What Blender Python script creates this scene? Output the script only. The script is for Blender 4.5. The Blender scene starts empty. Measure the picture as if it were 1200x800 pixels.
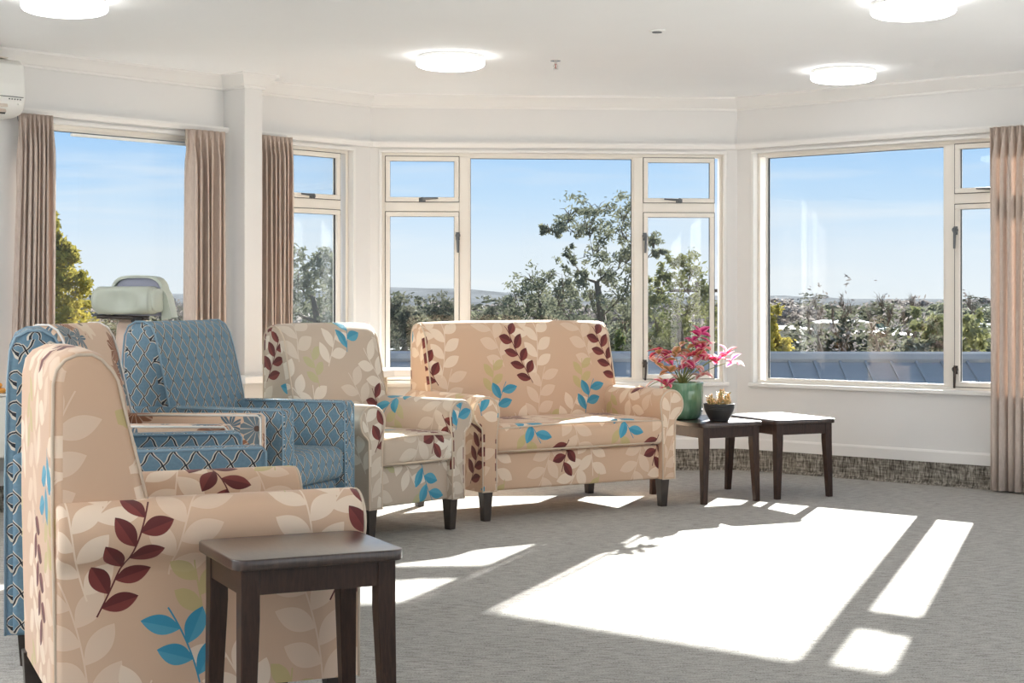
import bpy, bmesh, math, random
from mathutils import Vector, Matrix
import numpy as np

scene = bpy.context.scene
COL = scene.collection
R = math.radians
PI = math.pi

# ------------------------------------------------------------------ camera
cam_d = bpy.data.cameras.new('camera')
cam = bpy.data.objects.new('camera', cam_d)
COL.objects.link(cam)
cam.location = (0, 0, 1.15)
cam.rotation_euler = (R(90), 0, 0)
cam_d.sensor_width = 36
cam_d.lens = 36 * 1900 / 1200
cam_d.shift_y = -50 / 1200
cam_d.clip_start = 0.05
cam_d.clip_end = 5000
scene.camera = cam

# ------------------------------------------------------------------ view
vs = scene.view_settings
vs.view_transform = 'Standard'
vs.look = 'None'
vs.exposure = 1.74
vs.gamma = 1.0
vs.use_curve_mapping = False
scene.cycles.max_bounces = 10
scene.cycles.diffuse_bounces = 6
scene.cycles.transparent_max_bounces = 12
scene.cycles.caustics_reflective = False
scene.cycles.caustics_refractive = False
scene.cycles.sample_clamp_indirect = 4.0
scene.cycles.use_denoising = True

# ------------------------------------------------------------------ node helper
class NT:
    """small wrapper that writes node trees as expressions"""
    def __init__(s, tree):
        s.t = tree; s.n = tree.nodes; s.l = tree.links
    def node(s, typ, **kw):
        n = s.n.new(typ)
        for k, v in kw.items(): setattr(n, k, v)
        return n
    def put(s, sock, v):
        if hasattr(v, 'is_output') or isinstance(v, bpy.types.NodeSocket): s.l.new(v, sock)
        else: sock.default_value = v
    def m(s, op, a, b=None, c=None, clamp=False):
        n = s.node('ShaderNodeMath', operation=op, use_clamp=clamp)
        s.put(n.inputs[0], a)
        if b is not None: s.put(n.inputs[1], b)
        if c is not None: s.put(n.inputs[2], c)
        return n.outputs[0]
    def mix(s, fac, a, b, blend='MIX'):
        n = s.node('ShaderNodeMix', data_type='RGBA', blend_type=blend)
        s.put(n.inputs[0], fac)
        s.put(n.inputs[6], a if not isinstance(a, tuple) else (*a[:3], 1))
        s.put(n.inputs[7], b if not isinstance(b, tuple) else (*b[:3], 1))
        return n.outputs[2]
    def ramp(s, fac, stops, interp='LINEAR'):
        n = s.node('ShaderNodeValToRGB')
        n.color_ramp.interpolation = interp
        el = n.color_ramp.elements
        while len(el) < len(stops): el.new(0.5)
        for e, (p, c) in zip(el, stops):
            e.position = p
            e.color = (*c, 1) if isinstance(c, tuple) else (c, c, c, 1)
        s.put(n.inputs[0], fac)
        return n.outputs[0]
    def noise(s, vec=None, scale=5, detail=3, rough=.5, dist=0):
        n = s.node('ShaderNodeTexNoise')
        if vec is not None: s.put(n.inputs['Vector'], vec)
        n.inputs['Scale'].default_value = scale; n.inputs['Detail'].default_value = detail
        n.inputs['Roughness'].default_value = rough; n.inputs['Distortion'].default_value = dist
        return n.outputs[0]
    def mapping(s, vec, scale=(1, 1, 1), rot=(0, 0, 0), loc=(0, 0, 0)):
        n = s.node('ShaderNodeMapping')
        s.put(n.inputs[0], vec)
        n.inputs['Location'].default_value = loc; n.inputs['Rotation'].default_value = rot; n.inputs['Scale'].default_value = scale
        return n.outputs[0]
    def coord(s, which='Object'):
        return s.node('ShaderNodeTexCoord').outputs[which]
    def xyz(s, vec):
        n = s.node('ShaderNodeSeparateXYZ'); s.put(n.inputs[0], vec)
        return n.outputs
    def bump(s, h, strength=.3, dist=.01):
        n = s.node('ShaderNodeBump'); s.put(n.inputs['Height'], h)
        n.inputs['Strength'].default_value = strength; n.inputs['Distance'].default_value = dist
        return n.outputs[0]

MATS = {}
def material(name):
    m = bpy.data.materials.new(name); m.use_nodes = True
    t = NT(m.node_tree)
    b = m.node_tree.nodes['Principled BSDF']
    MATS[name] = m
    return m, t, b

def simple(name, col, rough=.6, metal=0, nscale=0, namt=.08, bump=0, bscale=200, spec=None, coat=0):
    m, t, b = material(name)
    if nscale:
        n = t.noise(t.coord('Object'), nscale, 4, .6)
        c2 = tuple(max(0, c * (1 - namt)) for c in col); c3 = tuple(min(1, c * (1 + namt)) for c in col)
        t.put(b.inputs['Base Color'], t.ramp(n, [(.3, c2), (.7, c3)]))
    else:
        b.inputs['Base Color'].default_value = (*col, 1)
    b.inputs['Roughness'].default_value = rough
    b.inputs['Metallic'].default_value = metal
    if spec is not None: b.inputs['Specular IOR Level'].default_value = spec
    if coat: b.inputs['Coat Weight'].default_value = coat; b.inputs['Coat Roughness'].default_value = .08
    if bump:
        t.put(b.inputs['Normal'], t.bump(t.noise(t.coord('Object'), bscale, 2), bump, .002))
    return m

# ------------------------------------------------------------------ world and sun
world = bpy.data.worlds.new('sky'); scene.world = world; world.use_nodes = True
wt = NT(world.node_tree)
bg = world.node_tree.nodes['Background']
g = wt.coord('Generated')
gx = wt.xyz(g)
sky = wt.ramp(gx[2], [(0.0, (.86, .91, .96)), (.03, (.78, .87, .97)), (.06, (.58, .77, .985)), (.10, (.40, .65, .98)), (.45, (.34, .57, .92)), (1.0, (.26, .46, .82))])
cl = wt.noise(wt.mapping(g, (2.2, 2.2, 26)), 2.4, 5, .55, .4)
clm = wt.ramp(cl, [(.48, 0.0), (.72, .55)])
sky = wt.mix(clm, sky, (.92, .94, .96))
wt.put(bg.inputs[0], sky)
bg.inputs[1].default_value = 0.312

sun_d = bpy.data.lights.new('sun', 'SUN')
sun = bpy.data.objects.new('sun', sun_d); COL.objects.link(sun)
sun.location = (12, 40, 18)
sun.rotation_euler = Vector((-.851, -2.354, -1)).to_track_quat('-Z', 'Y').to_euler()
sun_d.energy = 10.2
sun_d.angle = R(.55)
sun_d.color = (1, .975, .94)

LAMP_EMIT = 2.2
FILL_EMIT = 9.0

# ------------------------------------------------------------------ mesh helpers
class MB:
    def __init__(s): s.v = []; s.f = []; s.uv = []
    def add(s, vs, fs, uvs=None):
        o = len(s.v); s.v += [tuple(p) for p in vs]
        for k, f in enumerate(fs):
            s.f.append([i + o for i in f])
            s.uv.append(uvs[k] if uvs else None)
        return s
    def box(s, x0, x1, y0, y1, z0, z1, top=1.0, bot=1.0):
        cx, cy = (x0 + x1) / 2, (y0 + y1) / 2
        def q(x, y, k): return (cx + (x - cx) * k, cy + (y - cy) * k)
        vs = []
        for z, k in ((z0, bot), (z1, top)):
            for x, y in ((x0, y0), (x1, y0), (x1, y1), (x0, y1)):
                a, b = q(x, y, k); vs.append((a, b, z))
        return s.add(vs, [[3, 2, 1, 0], [4, 5, 6, 7], [0, 1, 5, 4], [1, 2, 6, 5], [2, 3, 7, 6], [3, 0, 4, 7]])
    def prism(s, poly, z0, z1):
        n = len(poly)
        vs = [(x, y, z0) for x, y in poly] + [(x, y, z1) for x, y in poly]
        return s.add(vs, [list(range(n))[::-1], list(range(n, 2 * n))] + [[i, (i + 1) % n, n + (i + 1) % n, n + i] for i in range(n)])
    def tube(s, pts, r, seg=6, closed=False, cap=True):
        pts = [Vector(p) for p in pts]; n = len(pts)
        rs = r if isinstance(r, (list, tuple)) else [r] * n
        ref = None; vs = []
        for i in range(n):
            if closed: d = pts[(i + 1) % n] - pts[i - 1]
            else: d = pts[min(i + 1, n - 1)] - pts[max(i - 1, 0)]
            if d.length < 1e-9: d = Vector((0, 0, 1))
            d.normalize()
            if ref is None:
                ref = Vector((0, 0, 1)) if abs(d.z) < .9 else Vector((1, 0, 0))
            a = ref - d * ref.dot(d)
            if a.length < 1e-6: a = d.orthogonal()
            a.normalize(); ref = a; b = d.cross(a)
            for k in range(seg):
                t = 2 * PI * k / seg
                vs.append(tuple(pts[i] + a * (math.cos(t) * rs[i]) + b * (math.sin(t) * rs[i])))
        fs = []
        for i in range(n if closed else n - 1):
            j = (i + 1) % n
            for k in range(seg):
                l = (k + 1) % seg
                fs.append([i * seg + k, i * seg + l, j * seg + l, j * seg + k])
        if not closed and cap:
            fs.append([k for k in range(seg)][::-1]); fs.append([(n - 1) * seg + k for k in range(seg)])
        return s.add(vs, fs)
    def lathe(s, prof, seg=32, c=(0, 0, 0), rib=None):
        n = len(prof); vs = []
        for r, z in prof:
            for k in range(seg):
                t = 2 * PI * k / seg
                rr = r * (rib(k, z) if rib else 1)
                vs.append((c[0] + rr * math.cos(t), c[1] + rr * math.sin(t), c[2] + z))
        fs = []
        for i in range(n - 1):
            for k in range(seg):
                l = (k + 1) % seg
                fs.append([i * seg + k, i * seg + l, (i + 1) * seg + l, (i + 1) * seg + k])
        fs.append([k for k in range(seg)][::-1]); fs.append([(n - 1) * seg + k for k in range(seg)])
        return s.add(vs, fs)
    def extr(s, prof, fn, t0, t1, r=.015, uvo=(0, 0), seg=3, nt=1):
        """closed 2-D profile swept from t0 to t1 with rounded ends; fn(p,q,t)->xyz; UV in metres"""
        n = len(prof); P = [Vector(p) for p in prof]
        area = sum(P[i].x * P[(i + 1) % n].y - P[(i + 1) % n].x * P[i].y for i in range(n))
        sg = 1 if area > 0 else -1
        nor = []
        for i in range(n):
            d = (P[(i + 1) % n] - P[i - 1])
            d = Vector((d.y, -d.x)) * sg
            nor.append(d.normalized() if d.length else Vector((0, 0)))
        st = []
        if r > 0:
            for k in range(seg + 1):
                a = k / seg * PI / 2
                st.append((t0 + r * (1 - math.sin(a)) if False else t0 + r * (1 - math.cos(a)), r * (1 - math.sin(a))))
        else: st.append((t0, 0))
        for k in range(1, nt): st.append((t0 + (t1 - t0) * k / nt, 0))
        if r > 0:
            for k in range(seg, -1, -1):
                a = k / seg * PI / 2
                st.append((t1 - r * (1 - math.cos(a)), r * (1 - math.sin(a))))
        else: st.append((t1, 0))
        arc = [0]
        for i in range(n): arc.append(arc[-1] + (P[(i + 1) % n] - P[i]).length)
        vs = []; pq = []
        for t, ins in st:
            for i in range(n):
                w = P[i] - nor[i] * ins; vs.append(fn(w.x, w.y, t)); pq.append((w.x, w.y))
        fs = []; uv = []
        U, V = uvo
        for j in range(len(st) - 1):
            for i in range(n):
                k = (i + 1) % n
                fs.append([j * n + i, j * n + k, (j + 1) * n + k, (j + 1) * n + i])
                ta, tb = st[j][0] - st[j][1], st[j + 1][0] + st[j + 1][1]
                ta = st[j][0]; tb = st[j + 1][0]
                uv.append([(ta + U, arc[i] + V), (ta + U, arc[i + 1] + V), (tb + U, arc[i + 1] + V), (tb + U, arc[i] + V)])
        fs.append(list(range(n))); uv.append([(a + U, b + V) for a, b in pq[:n]])
        o = (len(st) - 1) * n
        fs.append([o + i for i in range(n)]); uv.append([(a + U + .17, b + V) for a, b in pq[o:o + n]])
        return s.add(vs, fs, uv)
    def build(s, name, mat, parent=None, smooth=None, bevel=0, deform=None, fixn=True):
        if deform: s.v = [deform(*p) for p in s.v]
        me = bpy.data.meshes.new(name)
        me.from_pydata(s.v, [], s.f)
        uvl = me.uv_layers.new(name='UVMap')
        data = []
        for f, u in zip(s.f, s.uv):
            if u is None:
                p0, p1, p2 = (Vector(s.v[f[k]]) for k in (0, 1, 2))
                nn = (p1 - p0).cross(p2 - p0)
                ax = max(range(3), key=lambda k: abs(nn[k]))
                for i in f:
                    p = s.v[i]
                    data += [(p[1], p[2]), (p[0], p[2]), (p[0], p[1])][ax]
            else:
                for q in u: data += q
        uvl.data.foreach_set('uv', data)
        if fixn:
            bm = bmesh.new(); bm.from_mesh(me); bmesh.ops.recalc_face_normals(bm, faces=bm.faces); bm.to_mesh(me); bm.free()
        if smooth is not None:
            me.shade_smooth()
            if smooth < 180: me.set_sharp_from_angle(angle=R(smooth))
        me.materials.append(MATS[mat])
        o = bpy.data.objects.new(name, me); COL.objects.link(o)
        if parent: o.parent = parent
        if bevel:
            b = o.modifiers.new('bevel', 'BEVEL'); b.width = bevel; b.segments = 2; b.limit_method = 'ANGLE'
        return o

def tag(o, label=None, cat=None, group=None, kind=None):
    if label: o['label'] = label
    if cat: o['category'] = cat
    if group: o['group'] = group
    if kind: o['kind'] = kind
    return o
def empty(name, loc, rz=0, label=None, cat=None, group=None):
    o = bpy.data.objects.new(name, None); COL.objects.link(o)
    o.location = loc; o.rotation_euler = (0, 0, rz); o.empty_display_size = .1
    return tag(o, label, cat, group)
def struct(o): o['kind'] = 'structure'; return o
def rrect(x0, x1, y0, y1, r, seg=4):
    out = []
    for cx, cy, a0 in ((x1 - r, y0 + r, -90), (x1 - r, y1 - r, 0), (x0 + r, y1 - r, 90), (x0 + r, y0 + r, 180)):
        for k in range(seg + 1):
            a = R(a0 + 90 * k / seg); out.append((cx + r * math.cos(a), cy + r * math.sin(a)))
    return out
def copy_tree(o, parent=None):
    c = o.copy(); COL.objects.link(c); c.parent = parent
    for ch in list(o.children): copy_tree(ch, c)
    return c

# ------------------------------------------------------------------ materials
simple('wall_paint', (.735, .73, .72), .7, nscale=1.5, namt=.012, bump=.05, bscale=300)
simple('ceiling_paint', (.93, .94, .945), .8, nscale=1.2, namt=.01)
simple('trim_paint', (.79, .782, .765), .4)
simple('frame_paint', (.79, .755, .695), .35)
simple('gasket', (.03, .03, .03), .6)
simple('handle_metal', (.13, .14, .15), .35, metal=.3)
simple('dark_handle', (.06, .05, .045), .35, metal=.6)
simple('ac_white', (.80, .80, .77), .35)
simple('ac_slot', (.05, .05, .05), .6)
simple('ac_louvre', (.62, .55, .48), .5)
simple('lamp_body', (.86, .86, .84), .4)
simple('chrome', (.75, .72, .70), .2, metal=1)
simple('sprinkler_red', (.45, .08, .05), .4)
simple('white_enamel', (.84, .84, .81), .35)
simple('cable_black', (.02, .02, .02), .5)
simple('orange_cloth', (.75, .33, .06), .8, nscale=30, namt=.4)
simple('bracket_wood', (.68, .55, .40), .5, nscale=8, namt=.1)
simple('grey_vinyl', (.50, .535, .46), .38, nscale=4, namt=.06)
simple('lilac_vinyl', (.30, .31, .40), .5)
simple('beige_vinyl', (.66, .50, .40), .4, nscale=3, namt=.05)
simple('dark_leg', (.040, .028, .022), .35, nscale=20, namt=.3)
simple('soil', (.05, .035, .025), .9)
simple('stem_green', (.22, .25, .06), .6)
simple('bowl_black', (.028, .027, .026), .55)

def emission(name, col, k):
    m = bpy.data.materials.new(name); m.use_nodes = True; t = NT(m.node_tree)
    b = m.node_tree.nodes['Principled BSDF']
    b.inputs['Base Color'].default_value = (.9, .9, .88, 1)
    b.inputs['Emission Color'].default_value = (*col, 1); b.inputs['Emission Strength'].default_value = k
    MATS[name] = m
emission('lamp_diffuser', (1, .995, .98), LAMP_EMIT)
emission('fill_diffuser', (1, .995, .98), FILL_EMIT)

# dark stained timber of the side tables
m, t, b = material('dark_timber')
n = t.noise(t.mapping(t.coord('Object'), (40, 6, 6)), 3, 5, .6, .5)
t.put(b.inputs['Base Color'], t.ramp(n, [(.3, (.022, .012, .009)), (.7, (.055, .028, .018))]))
b.inputs['Roughness'].default_value = .32
b.inputs['Specular IOR Level'].default_value = .25
m2 = m.copy(); m2.name = 'polished_timber'; MATS['polished_timber'] = m2
b2 = m2.node_tree.nodes['Principled BSDF']
b2.inputs['Coat Weight'].default_value = 1.0; b2.inputs['Coat Roughness'].default_value = .25

m, t, b = material('green_glaze')
n = t.noise(t.mapping(t.coord('Object'), (18, 18, 3)), 2, 4, .6)
t.put(b.inputs['Base Color'], t.ramp(n, [(.3, (.085, .20, .11)), (.7, (.22, .38, .24))]))
b.inputs['Roughness'].default_value = .12; b.inputs['Coat Weight'].default_value = .6

# carpet
m, t, b = material('carpet')
c = t.coord('Object')
rows = t.mapping(c, (7, 60, 10), (0, 0, R(-14)))
n1 = t.noise(rows, 2.2, 4, .65)
n2 = t.noise(c, 170, 2, .6)
n3 = t.noise(c, 1.1, 2, .5)
mixn = t.m('ADD', t.m('MULTIPLY', n1, .6), t.m('MULTIPLY', n2, .4))
colr = t.ramp(mixn, [(.37, (.08, .072, .062)), (.455, (.35, .335, .31)), (.60, (.56, .54, .505))])
colr = t.mix(t.m('MULTIPLY', n3, .22), colr, (.34, .325, .30))
t.put(b.inputs['Base Color'], colr)
b.inputs['Roughness'].default_value = .95; b.inputs['Specular IOR Level'].default_value = .1
t.put(b.inputs['Normal'], t.bump(mixn, .55, .012))

# woven carpet skirting
m, t, b = material('carpet_skirting')
c = t.coord('Object')
n1 = t.noise(t.mapping(c, (60, 60, 14)), 1.6, 3, .6)
n2 = t.noise(t.mapping(c, (8, 8, 60)), 1.4, 3, .6)
x = t.m('ADD', t.m('MULTIPLY', n1, .6), t.m('MULTIPLY', n2, .4))
t.put(b.inputs['Base Color'], t.ramp(x, [(.38, (.05, .043, .035)), (.5, (.20, .18, .15)), (.62, (.42, .39, .34))]))
b.inputs['Roughness'].default_value = .95
t.put(b.inputs['Normal'], t.bump(x, .6, .01))

# curtain cloth
m, t, b = material('curtain_cloth')
c = t.coord('Object')
n1 = t.noise(t.mapping(c, (90, 90, 8)), 3, 3, .6)
colr = t.ramp(n1, [(.3, (.66, .545, .47)), (.7, (.80, .69, .61))])
t.put(b.inputs['Base Color'], colr)
b.inputs['Roughness'].default_value = .85
tr = t.node('ShaderNodeBsdfTranslucent'); t.put(tr.inputs[0], colr)
mx = t.node('ShaderNodeMixShader'); mx.inputs[0].default_value = .28
t.l.new(b.outputs[0], mx.inputs[1]); t.l.new(tr.outputs[0], mx.inputs[2])
t.l.new(mx.outputs[0], m.node_tree.nodes['Material Output'].inputs[0])

# window glass
m, t, b = material('window_glass')
tr = t.node('ShaderNodeBsdfTransparent'); tr.inputs[0].default_value = (.97, .985, .98, 1)
gl = t.node('ShaderNodeBsdfGlossy'); gl.inputs['Roughness'].default_value = .01
lw = t.node('ShaderNodeFresnel'); lw.inputs[0].default_value = 1.5
mx = t.node('ShaderNodeMixShader'); t.put(mx.inputs[0], t.m('MULTIPLY', lw.outputs[0], .35))
t.l.new(tr.outputs[0], mx.inputs[1]); t.l.new(gl.outputs[0], mx.inputs[2])
t.l.new(mx.outputs[0], m.node_tree.nodes['Material Output'].inputs[0])

# ---- leaf print upholstery: sprigs of folded leaves repeated on the cloth
TU, TV = .60, .70
def sprig(t, u, v, ox, oy, ang, L, p, n, W=.24, beta=48, curve=0.0):
    du = t.m('SUBTRACT', t.m('FLOORED_MODULO', t.m('SUBTRACT', u, ox - TU / 2), TU), TU / 2)
    dv = t.m('SUBTRACT', t.m('FLOORED_MODULO', t.m('SUBTRACT', v, oy - TV / 2), TV), TV / 2)
    ca, sa = math.cos(R(ang)), math.sin(R(ang))
    s = t.m('MULTIPLY_ADD', du, ca, t.m('MULTIPLY', dv, sa))
    tt = t.m('MULTIPLY_ADD', du, -sa, t.m('MULTIPLY', dv, ca))
    if curve: tt = t.m('MULTIPLY_ADD', t.m('MULTIPLY', s, s), curve, tt)
    side = t.m('GREATER_THAN', tt, 0)
    sr = t.m('ADD', t.m('MULTIPLY_ADD', side, p * .5, s), n * p / 2)
    sp = t.m('SUBTRACT', t.m('FLOORED_MODULO', sr, p), .012)
    at = t.m('ABSOLUTE', tt)
    cb, sb = math.cos(R(beta)), math.sin(R(beta))
    a = t.m('MULTIPLY_ADD', sp, cb / L, t.m('MULTIPLY', at, sb / L))
    bb = t.m('MULTIPLY_ADD', sp, -sb / L, t.m('MULTIPLY', at, cb / L))
    env = t.m('MULTIPLY', t.m('MULTIPLY', a, t.m('SUBTRACT', 1.0, a)), W * 4)
    inside = t.m('LESS_THAN', t.m('ABSOLUTE', bb), env)
    rng = t.m('LESS_THAN', t.m('ABSOLUTE', t.m('SUBTRACT', sr, n * p / 2)), n * p / 2)
    leaf = t.m('MULTIPLY', inside, rng)
    stem = t.m('MULTIPLY', t.m('LESS_THAN', at, .0022), t.m('LESS_THAN', t.m('ABSOLUTE', t.m('ADD', s, .03)), n * p / 2 + .02))
    half = t.m('MULTIPLY', leaf, t.m('GREATER_THAN', bb, .015))
    return t.m('MAXIMUM', leaf, stem), half

def leaf_fabric(name, base, cream, green):
    m, t, b = material(name)
    uv = t.xyz(t.coord('UV')); u, v = uv[0], uv[1]
    col = t.mix(t.m('MULTIPLY', t.noise(t.coord('UV'), 6, 2), .12), base, tuple(c * .85 for c in base))
    cream2 = tuple(.55 * a + .45 * c for a, c in zip(cream, base))
    for ox, oy, ang, L, n, cc, cv in ((.40, .30, 75, .12, 3, cream2, .6), (.13, .62, 110, .12, 3, cream2, -.6),
                                     (.02, .20, 60, .11, 2, cream, 0), (.27, .05, 118, .115, 3, cream, .5), (.42, .56, 82, .115, 3, cream, -.5)):
        mk, hf = sprig(t, u, v, ox, oy, ang, L, L * .80, n, .25, 50, cv)
        col = t.mix(mk, col, cc)
    for ox, oy, ang, L, n in ((.10, .40, 80, .095, 2), (.46, .10, 95, .09, 2)):
        mk, hf = sprig(t, u, v, ox, oy, ang, L, L * .85, n, .24, 40)
        col = t.mix(t.m('MULTIPLY', mk, .8), col, green)
    mk, hf = sprig(t, u, v, .14, .28, 65, .10, .086, 2, .26, 48, .8)
    col = t.mix(mk, col, (.035, .25, .37)); col = t.mix(t.m('MULTIPLY', hf, .45), col, (.12, .38, .48))
    mk, hf = sprig(t, u, v, .27, .52, 110, .090, .076, 4, .27, 52, .35)
    col = t.mix(mk, col, (.105, .012, .010)); col = t.mix(t.m('MULTIPLY', hf, .3), col, (.34, .06, .045))
    t.put(b.inputs['Base Color'], col)
    b.inputs['Roughness'].default_value = .75
    b.inputs['Sheen Weight'].default_value = .15
    t.put(b.inputs['Normal'], t.bump(t.noise(t.coord('UV'), 500, 2), .08, .001))
leaf_fabric('leaf_print', (.61, .405, .27), (.76, .60, .455), (.50, .41, .17))
leaf_fabric('leaf_print_grey', (.49, .39, .30), (.68, .60, .50), (.43, .41, .21))
simple('piping_tan', (.62, .50, .38), .7)
simple('piping_pale', (.74, .72, .68), .7)

# ---- blue trellis upholstery
m, t, b = material('trellis_print')
uv = t.xyz(t.coord('UV'))
U_ = t.m('MULTIPLY', uv[0], 1 / .072); V_ = t.m('MULTIPLY', uv[1], 1 / .096)
U_ = t.m('ADD', U_, t.m('MULTIPLY', t.m('SINE', t.m('MULTIPLY', V_, 4 * PI)), .045))
tri = lambda q: t.m('ABSOLUTE', t.m('MULTIPLY_ADD', t.m('FRACT', q), 2.0, -1.0))
dd = t.m('SUBTRACT', t.m('ADD', tri(U_), tri(V_)), 1.0)
af = t.m('ABSOLUTE', dd)
nn = t.noise(t.coord('UV'), 90, 2, .5)
col = t.mix(nn, (.095, .18, .25), (.165, .27, .345))
col = t.mix(t.m('LESS_THAN', af, .17), col, (.60, .55, .47))
col = t.mix(t.m('LESS_THAN', t.m('ABSOLUTE', t.m('ADD', dd, .03)), .085), col, (.02, .023, .03))
t.put(b.inputs['Base Color'], col); b.inputs['Roughness'].default_value = .8
t.put(b.inputs['Normal'], t.bump(nn, .15, .002))
simple('piping_blue', (.22, .33, .41), .7)

# ---- brown and blue flower upholstery
m, t, b = material('flower_print')
uvv = t.coord('UV')
vor = t.node('ShaderNodeTexVoronoi'); vor.inputs['Scale'].default_value = 7.0; vor.inputs['Randomness'].default_value = .9
t.put(vor.inputs['Vector'], uvv)
vd = vor.outputs['Distance']; vc = t.xyz(vor.outputs['Color'])
pos = t.node('ShaderNodeVectorMath', operation='SUBTRACT'); t.put(pos.inputs[0], t.mapping(uvv, (7, 7, 7))); t.put(pos.inputs[1], t.mapping(vor.outputs['Position'], (7, 7, 7)))
pp = t.xyz(pos.outputs[0])
ang = t.m('ARCTAN2', pp[1], pp[0])
pet = t.m('MULTIPLY_ADD', t.m('COSINE', t.m('MULTIPLY', ang, 7)), .09, .52)
flower = t.m('LESS_THAN', vd, pet)
ray = t.m('MULTIPLY', flower, t.m('GREATER_THAN', t.m('COSINE', t.m('MULTIPLY', ang, 14)), .82))
fc = t.ramp(vc[0], [(0, (.27, .115, .06)), (.40, (.10, .15, .19)), (.60, (.72, .58, .44)), (.70, (.14, .19, .22)), (.85, (.30, .14, .08))], 'CONSTANT')
col = t.mix(flower, (.64, .46, .33), fc)
col = t.mix(t.m('MULTIPLY', ray, .6), col, (.74, .58, .44))
col = t.mix(t.m('LESS_THAN', vd, .09), col, (.10, .06, .045))
t.put(b.inputs['Base Color'], col); b.inputs['Roughness'].default_value = .75

# ================================================================== THE ROOM
H = 2.5
LW = Vector((-2.765, 8.754, 0)); LC = Vector((-.94, 10.759, 0)); RC = Vector((1.519, 10.934, 0)); RE = Vector((3.049, 9.654, 0))
def ang2(a, b): return math.atan2(b.y - a.y, b.x - a.x)
AL, AC_, AR = ang2(LW, LC), ang2(LC, RC), ang2(RC, RE)
LL, LCN = (LC - LW).length, (RC - LC).length
L_START = -3.0       # the left wall runs on beyond the frame
R_END = 4.2
TH = .16
LS = LW + Vector((math.cos(AL), math.sin(AL), 0)) * L_START
RS = RC + Vector((math.cos(AR), math.sin(AR), 0)) * R_END
BACK = -3.0
plan = [(LS.x, BACK), (RS.x, BACK), (RS.x, RS.y), (RC.x, RC.y), (LC.x, LC.y), (LS.x, LS.y)]
def grow(plan, d):
    c = Vector((0, 4)); return [tuple(Vector(p) + (Vector(p) - c).normalized() * d) for p in plan]
struct(MB().prism(grow(plan, .2), -.2, 0).build('floor', 'carpet'))
struct(MB().prism(grow(plan, .2), H, H + .2).build('ceiling', 'ceiling_paint'))

def wall(name, P0, a, s0, s1, openings, mat='wall_paint', h=H):
    mb = MB(); s = s0
    for o0, o1, z0, z1 in openings:
        if o0 > s: mb.box(s, o0, 0, TH, 0, h)
        mb.box(o0, o1, 0, TH, 0, z0); mb.box(o0, o1, 0, TH, z1, h); s = o1
    if s1 > s: mb.box(s, s1, 0, TH, 0, h)
    o = mb.build(name, mat); o.location = P0; o.rotation_euler = (0, 0, a)
    return struct(o)
Z0, Z1 = .585, 2.125
O1 = (.14, 1.40, Z0, Z1)
O2 = (1.84, 2.555, Z0, Z1)
O3 = (.075, 2.375, Z0, Z1)
O4 = (.13, 2.09, Z0, Z1)
wall('wall_left', LW, AL, L_START, LL, [O1, O2])
wall('wall_center', LC, AC_, 0, LCN, [O3])
wall('wall_right', RC, AR, 0, R_END, [O4])
# corner fillers where the bay turns
for P, a0, a1, k in ((LC, AL, AC_, 0), (RC, AC_, AR, 1)):
    n0 = Vector((-math.sin(a0), math.cos(a0), 0)) * TH; n1 = Vector((-math.sin(a1), math.cos(a1), 0)) * TH
    mid = (n0 + n1); mid = mid.normalized() * TH / math.cos((a0 - a1) / 2)
    poly = [(P.x, P.y)] + [((P + q).x, (P + q).y) for q in (n1, mid, n0)]
    struct(MB().prism(poly, 0, H).build('trim_%d' % (20 + k), 'wall_paint'))
# unseen side and rear walls, tall openings made up to let daylight in
sideL = RS.y - BACK
def bays(L, n, m=.25, gap=.3):
    w = (L - 2 * m - (n - 1) * gap) / n
    return [(m + k * (w + gap), m + k * (w + gap) + w, .04, 2.46) for k in range(n)]
eL, wL, rL = RS.y - BACK, LS.y - BACK, RS.x - LS.x
wall('wall_east', Vector((RS.x, RS.y, 0)), R(-90), 0, eL, bays(eL, 5))
wall('wall_west', Vector((LS.x, BACK, 0)), R(90), 0, wL, bays(wL, 5))
wall('wall_rear', Vector((RS.x, BACK, 0)), R(180), 0, rL, bays(rL, 4))

# added unseen pale slab bouncing daylight in through the side and rear openings
simple('bounce_concrete', (.60, .59, .56), .9, nscale=3, namt=.08)
struct(MB().prism([(RS.x + .3, RS.y - .4), (RS.x + .3, BACK - .3), (LS.x - 12, BACK - .3), (LS.x - 12, BACK - 25), (RS.x + 18, BACK - 25), (RS.x + 18, RS.y - .4)], -.3, -.06).build('bounce_slab', 'bounce_concrete'))
# pilaster between the two left windows
u = Vector((math.cos(AL), math.sin(AL), 0)); nL = Vector((math.sin(AL), -math.cos(AL), 0))
PIL0, PIL1, PILD = 1.50, 1.635, .205
o = MB().box(PIL0, PIL1, -PILD, 0, 0, H).build('wall_pilaster', 'wall_paint', bevel=.004); o.location = LW; o.rotation_euler = (0, 0, AL); struct(o)

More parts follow.
